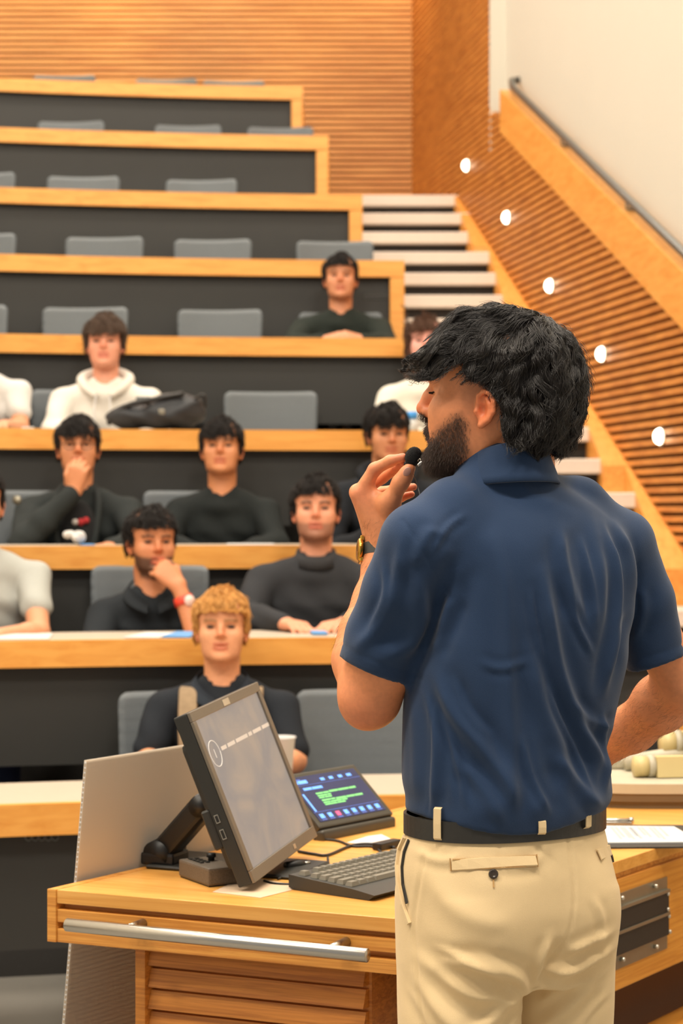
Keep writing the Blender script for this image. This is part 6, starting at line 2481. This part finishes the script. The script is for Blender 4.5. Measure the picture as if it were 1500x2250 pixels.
person('d', 1, 694, 1135, 0, 'person in a charcoal quarter-zip sweater with a short beard, second row', (222, 152, 118), BLACKHAIR, HAIR_SHORT, (52, 53, 56), yaw=0.0, dy=0.70, sleeve='long', build=1.08,
       arms={-1: dict(e=(-0.25, 0.10, -0.36), w=(-0.10, 0.34, -0.365)), 1: dict(e=(0.25, 0.10, -0.36), w=(0.10, 0.34, -0.365))}, beard=((70, 50, 42), 0.55), short_legs=True, extra=zipper, shoulder=0.19)
# third row
def jacket_bits(root, H, W3, g, cm, *a):
    m = plain('dark_inner_tee', (20, 20, 22), 0.9)
    fi = Field()
    fi.ell(W3(0.01, 0.105, -0.33), (0.075, 0.035, 0.14))
    v, q = nets(fi, 0.008)
    quad_obj('inner_shirt', v, q, m, g)
    for (dx, dz, rgb, rr) in ((0.0, -0.275, (190, 182, 176), 0.012), (0.022, -0.275, (176, 40, 44), 0.014), (0.042, -0.268, (176, 40, 44), 0.013)):
        c = W3(dx, 0.140, dz)
        tube('chest_print', [c, c + np.array([0, -0.006, 0])], rr, plain('print_tone', rgb, 0.8), g, 14)
    th = np.linspace(0, 2 * math.pi, 21)
    c = W3(-0.228, 0.105, -0.19)
    tube('sleeve_badge', [c, c + np.array([-0.004, -0.010, 0])], 0.018, M['plate'], g, 18)
    for sd in (-1, 1):
        tube('lapel', spline([W3(sd * 0.06, -0.02, -0.13), W3(sd * 0.085, 0.07, -0.19), W3(sd * 0.08, 0.115, -0.30), W3(sd * 0.06, 0.135, -0.42)], 16), 0.014, cm, g, 8)
    # spectacles
    gl = empty('glasses', tuple(H.w(0.09, 0, 0.03)), 'thin rimmed glasses worn by the listener in the dark jacket', 'glasses')
    for sd in (-1, 1):
        ring = np.array([H.w(0.092 - 6 * (0.018 * math.cos(t)) ** 2, sd * (0.034 + 0.021 * math.cos(t)), 0.028 + 0.017 * math.sin(t)) for t in th])
        tube('rim', ring, 0.0016, M['black'], gl, 6)
        tube('temple_arm', [H.w(0.088, sd * 0.056, 0.032), H.w(0.05, sd * 0.078, 0.034), H.w(-0.005, sd * 0.081, 0.03)], 0.0014, M['black'], gl, 6)
    tube('bridge', [H.w(0.0935, -0.013, 0.031), H.w(0.098, 0, 0.034), H.w(0.0935, 0.013, 0.031)], 0.0014, M['black'], gl, 6)
person('e', 2, 172, 995, 0, 'person in a dark jacket and glasses holding chin in hand, third row', (206, 136, 94), BLACKHAIR, HAIR_FRINGE, (44, 48, 48), yaw=0.12, dy=0.70, sleeve='long', build=1.05,
       arms={-1: dict(e=(-0.20, 0.20, -0.36), w=(0.00, 0.17, -0.155), hd=(0.15, -0.1, 0.9), hn=(-0.2, -0.95, 0.0), curl=1.3), 1: dict(e=(0.25, 0.14, -0.36), w=(0.15, 0.34, -0.37))}, extra=jacket_bits, shoulder=0.19)
person('f', 2, 487, 998, 0, 'person in a black crew-neck T-shirt looking up, third row', (204, 134, 90), BLACKHAIR, HAIR_FRINGE, (34, 38, 38), yaw=-0.02, dy=0.72, nod=-0.05,
       arms={-1: dict(e=(-0.225, 0.10, -0.37), w=(-0.05, 0.30, -0.40)), 1: dict(e=(0.225, 0.10, -0.37), w=(0.05, 0.30, -0.40))}, shoulder=0.175, neckline=0.012, sleeve='long')
person('g', 2, 852, 965, 0, 'dark-haired person in a black coat beside the speaker\'s hand, third row', (204, 138, 98), BLACKHAIR, HAIR_FRINGE, (32, 35, 40), yaw=0.15, dy=0.72, nod=0.15, sleeve='long', build=1.05, extra=hood((30, 33, 38)))
# fourth row
person('h', 3, -62, 745, 0, 'person in a white T-shirt at the left end of the fourth row', (214, 150, 112), BROWN, HAIR_SHORT, (214, 212, 208), yaw=0.3, dy=0.70,
       arms={1: dict(e=(0.215, 0.08, -0.40), w=(0.16, 0.34, -0.395))}, shoulder=0.20, slv=0.5)
person('i', 3, 231, 765, 0, 'person in a white hoodie with tousled brown fringe, fourth row', (226, 156, 126), (82, 64, 52), HAIR_FRINGE, (222, 216, 206), yaw=0.03, dy=0.68, sleeve='long', build=1.02, hair_t=0.017, nod=0.05,
       arms={-1: dict(e=(-0.22, 0.10, -0.38), w=(-0.02, 0.28, -0.40)), 1: dict(e=(0.24, 0.10, -0.36), w=(0.10, 0.28, -0.40))}, extra=hood((222, 216, 206)), shoulder=0.19)
person('j', 3, 935, 765, 0, 'long-haired person in a white shirt partly hidden behind the speaker\'s head', (232, 166, 150), (84, 56, 40), HAIR_LONG, (226, 220, 206), yaw=-0.05, dy=0.70, sleeve='long', shoulder=0.165, s=0.96,
       arms={-1: dict(e=(-0.20, 0.08, -0.38), w=(-0.03, 0.3, -0.41))})
# fifth row
person('k', 4, 748, 622, 0, 'person in a dark green shirt with clasped hands, alone in the fifth row', (206, 138, 100), BLACKHAIR, HAIR_SHORT, (38, 44, 40), yaw=-0.02, dy=0.70, sleeve='long', shoulder=0.19, build=1.08,
       arms={-1: dict(e=(-0.24, 0.16, -0.335), w=(-0.085, 0.33, -0.320), hd=(0.75, -0.5, 0.15), hn=(0.0, -0.7, 0.7), curl=0.9), 1: dict(e=(0.24, 0.16, -0.335), w=(0.105, 0.33, -0.315), hd=(-0.75, -0.5, 0.15), hn=(0.0, -0.7, 0.7), curl=0.9)})

# chairs behind the seated people who have none yet
for (k, px, lb, yw, dy) in ((1, -30, 'grey chair behind the person in the light grey T-shirt', 0, 0.70), (1, 330, 'grey chair behind the bearded person in the dark polo', 0, 0.72),
                            (1, 690, 'grey chair behind the person in the charcoal sweater', 0, 0.72), (2, 852, 'grey chair behind the person in the black coat', 0, 0.70),
                            (3, 930, 'grey chair behind the long-haired person in white', 0, 0.70), (4, 748, 'grey chair behind the person with clasped hands', 0, 0.70)):
    put_chair(k, px, lb, yw, dy)

# ------------------------------------------------------------------ things on the desks
def rowpt(k, px, back):
    """point on top of desk k in photo column px, `back` metres behind its front edge"""
    Y = YROW[k] + back
    for _ in range(3):
        X = (px - 750) * Y / FPX
        Y = yrow(k, X) + back
    return np.array([X, Y, ZTOP[k]])


# cup in the front row
c = rowpt(0, 618, 0.40)
zc = at(618, 1600, c[1])
cu = empty('paper_cup', tuple(c), 'white paper cup in front of the blond person', 'cup')
prof = [(0.030, 0.0), (0.040, 0.115), (0.043, 0.118), (0.041, 0.121), (0.037, 0.118), (0.028, 0.006)]
V = [c + np.array([r * math.cos(2 * math.pi * q / 28), r * math.sin(2 * math.pi * q / 28), z + 0.0005]) for (r, z) in prof for q in range(28)]
F = [[j * 28 + q, j * 28 + (q + 1) % 28, (j + 1) * 28 + (q + 1) % 28, (j + 1) * 28 + q] for j in range(5) for q in range(28)] + [list(range(27, -1, -1)), [140 + q for q in range(28)]]
mesh_obj('cup_body', V, F, M['paper'], cu, True)
tube('cup_rim', [c + np.array([0.042 * math.cos(t), 0.042 * math.sin(t), 0.1205]) for t in np.linspace(0, 2 * math.pi, 29)], 0.0022, M['paper'], cu, 6)


def flat_thing(name, k, px, back, w, d, h, mat, label, cat, yaw=0.0):
    c = rowpt(k, px, back)
    a = np.array([math.cos(yaw), math.sin(yaw), 0]); b = np.array([-math.sin(yaw), math.cos(yaw), 0])
    return obox(name, c + UP * (h / 2 + 0.0005), [a, b, UP], [w / 2, d / 2, h / 2], mat, None, min(h * 0.2, 0.004), base=tuple(c), label=label, cat=cat)


M['blue_paper'] = plain('blue_print', (96, 150, 206), 0.7)
flat_thing('paper_sheet', 1, 40, 0.20, 0.21, 0.28, 0.003, M['paper'], 'white paper sheet in front of the person in grey', 'paper', 0.1)
flat_thing('paper_sheet', 1, 335, 0.18, 0.12, 0.26, 0.004, M['paper'], 'white paper sheet in front of the bearded person in the polo', 'paper', -0.2)
flat_thing('notebook', 1, 402, 0.18, 0.09, 0.26, 0.006, M['blue_paper'], 'blue notebook in front of the bearded person in the polo', 'notebook', -0.1)
flat_thing('note_pad', 1, 700, 0.20, 0.05, 0.12, 0.008, M['blue_paper'], 'small blue note pad in front of the charcoal sweater', 'note pad', 0.1)
flat_thing('paper_sheet', 2, 550, 0.16, 0.18, 0.24, 0.003, M['paper'], 'white paper sheet in front of the black T-shirt', 'paper', 0.05)
flat_thing('paper_sheet', 2, 190, 0.12, 0.05, 0.16, 0.004, M['blue_paper'], 'blue-tinted paper beside the crumpled tissue', 'paper', 0.2)
flat_thing('phone', 3, 60, 0.15, 0.05, 0.12, 0.009, M['paper'], 'pale phone on the fourth desk beside the white T-shirt', 'phone', 0.2)
c = rowpt(2, 163, 0.15)
ft_ = Field()
for i in range(7):
    ft_.ell(c + np.array([RNG.uniform(-0.03, 0.03), RNG.uniform(-0.02, 0.02), 0.022 + RNG.uniform(0, 0.02)]), RNG.uniform(0.012, 0.026, 3), 0.006)
ft_.plane(c + UP * 0.0008, (0, 0, -1), c - 0.2, c + 0.2)
v, q = nets(ft_, 0.004)
quad_obj('crumpled_tissue', v, q, M['paper'], None, base=tuple(c), label='crumpled white tissue on the desk before the dark jacket', cat='tissue')

# black bag lying on the fourth desk
c = rowpt(3, 345, 0.20)
bagm = plain('black_bag_nylon', (38, 40, 44), 0.6, var=0.2, scale=30)
bag = empty('backpack', tuple(c), 'black bag lying on the desk beside the white hoodie', 'bag')
fbg = Field()
fbg.ell(c + np.array([0.075, 0.0, 0.085]), (0.135, 0.11, 0.080))
fbg.ell(c + np.array([-0.095, -0.01, 0.060]), (0.125, 0.11, 0.055), 0.03)
fbg.ell(c + np.array([0.02, -0.08, 0.065]), (0.09, 0.05, 0.05), 0.02)
fbg.plane(c + UP * 0.0015, (0, 0, -1), c - 0.4, c + 0.4)
v, q = nets(fbg, 0.007)
nn_ = vnormals(v, q)
v = v + nn_ * (0.006 * np.sin(v[:, 0] * 48 + 2 * np.sin(v[:, 2] * 40)) * np.sin(v[:, 2] * 33))[:, None]
v[:, 2] = np.maximum(v[:, 2], c[2] + 0.001)
quad_obj('bag_body', v, q, bagm, bag)
tube('shoulder_strap', spline([c + [-0.20, -0.06, 0.03], c + [-0.12, -0.10, 0.10], c + [0.0, -0.11, 0.13], c + [0.12, -0.08, 0.155]], 20), 0.012, M['black'], bag, 8)
tube('carry_handle', spline([c + [0.16, -0.05, 0.13], c + [0.20, -0.06, 0.15], c + [0.21, -0.05, 0.10]], 12), 0.007, M['black'], bag, 8)
obox('reflective_label', c + np.array([-0.05, -0.095, 0.125]), AX, [0.03, 0.005, 0.018], M['rail'], bag, 0.003)
obox('buckle', c + np.array([0.03, -0.125, 0.075]), AX, [0.014, 0.005, 0.012], M['plate'], bag, 0.003)
# bottle with a blue cap by the white shirt
c = rowpt(3, 905, 0.12)
bt = empty('water_bottle', tuple(c), 'small bottle with a bright blue cap before the long-haired person', 'bottle')
M['clear_ish'] = plain('frosted_bottle', (206, 208, 206), 0.3)
M['blue_cap'] = plain('bright_blue_cap', (60, 150, 226), 0.4)
tube('bottle_body', [c + UP * 0.0005, c + UP * 0.04, c + UP * 0.055], [0.028, 0.028, 0.016], M['clear_ish'], bt, 18)
tube('bottle_cap', [c + UP * 0.0555, c + UP * 0.085], 0.024, M['blue_cap'], bt, 18)
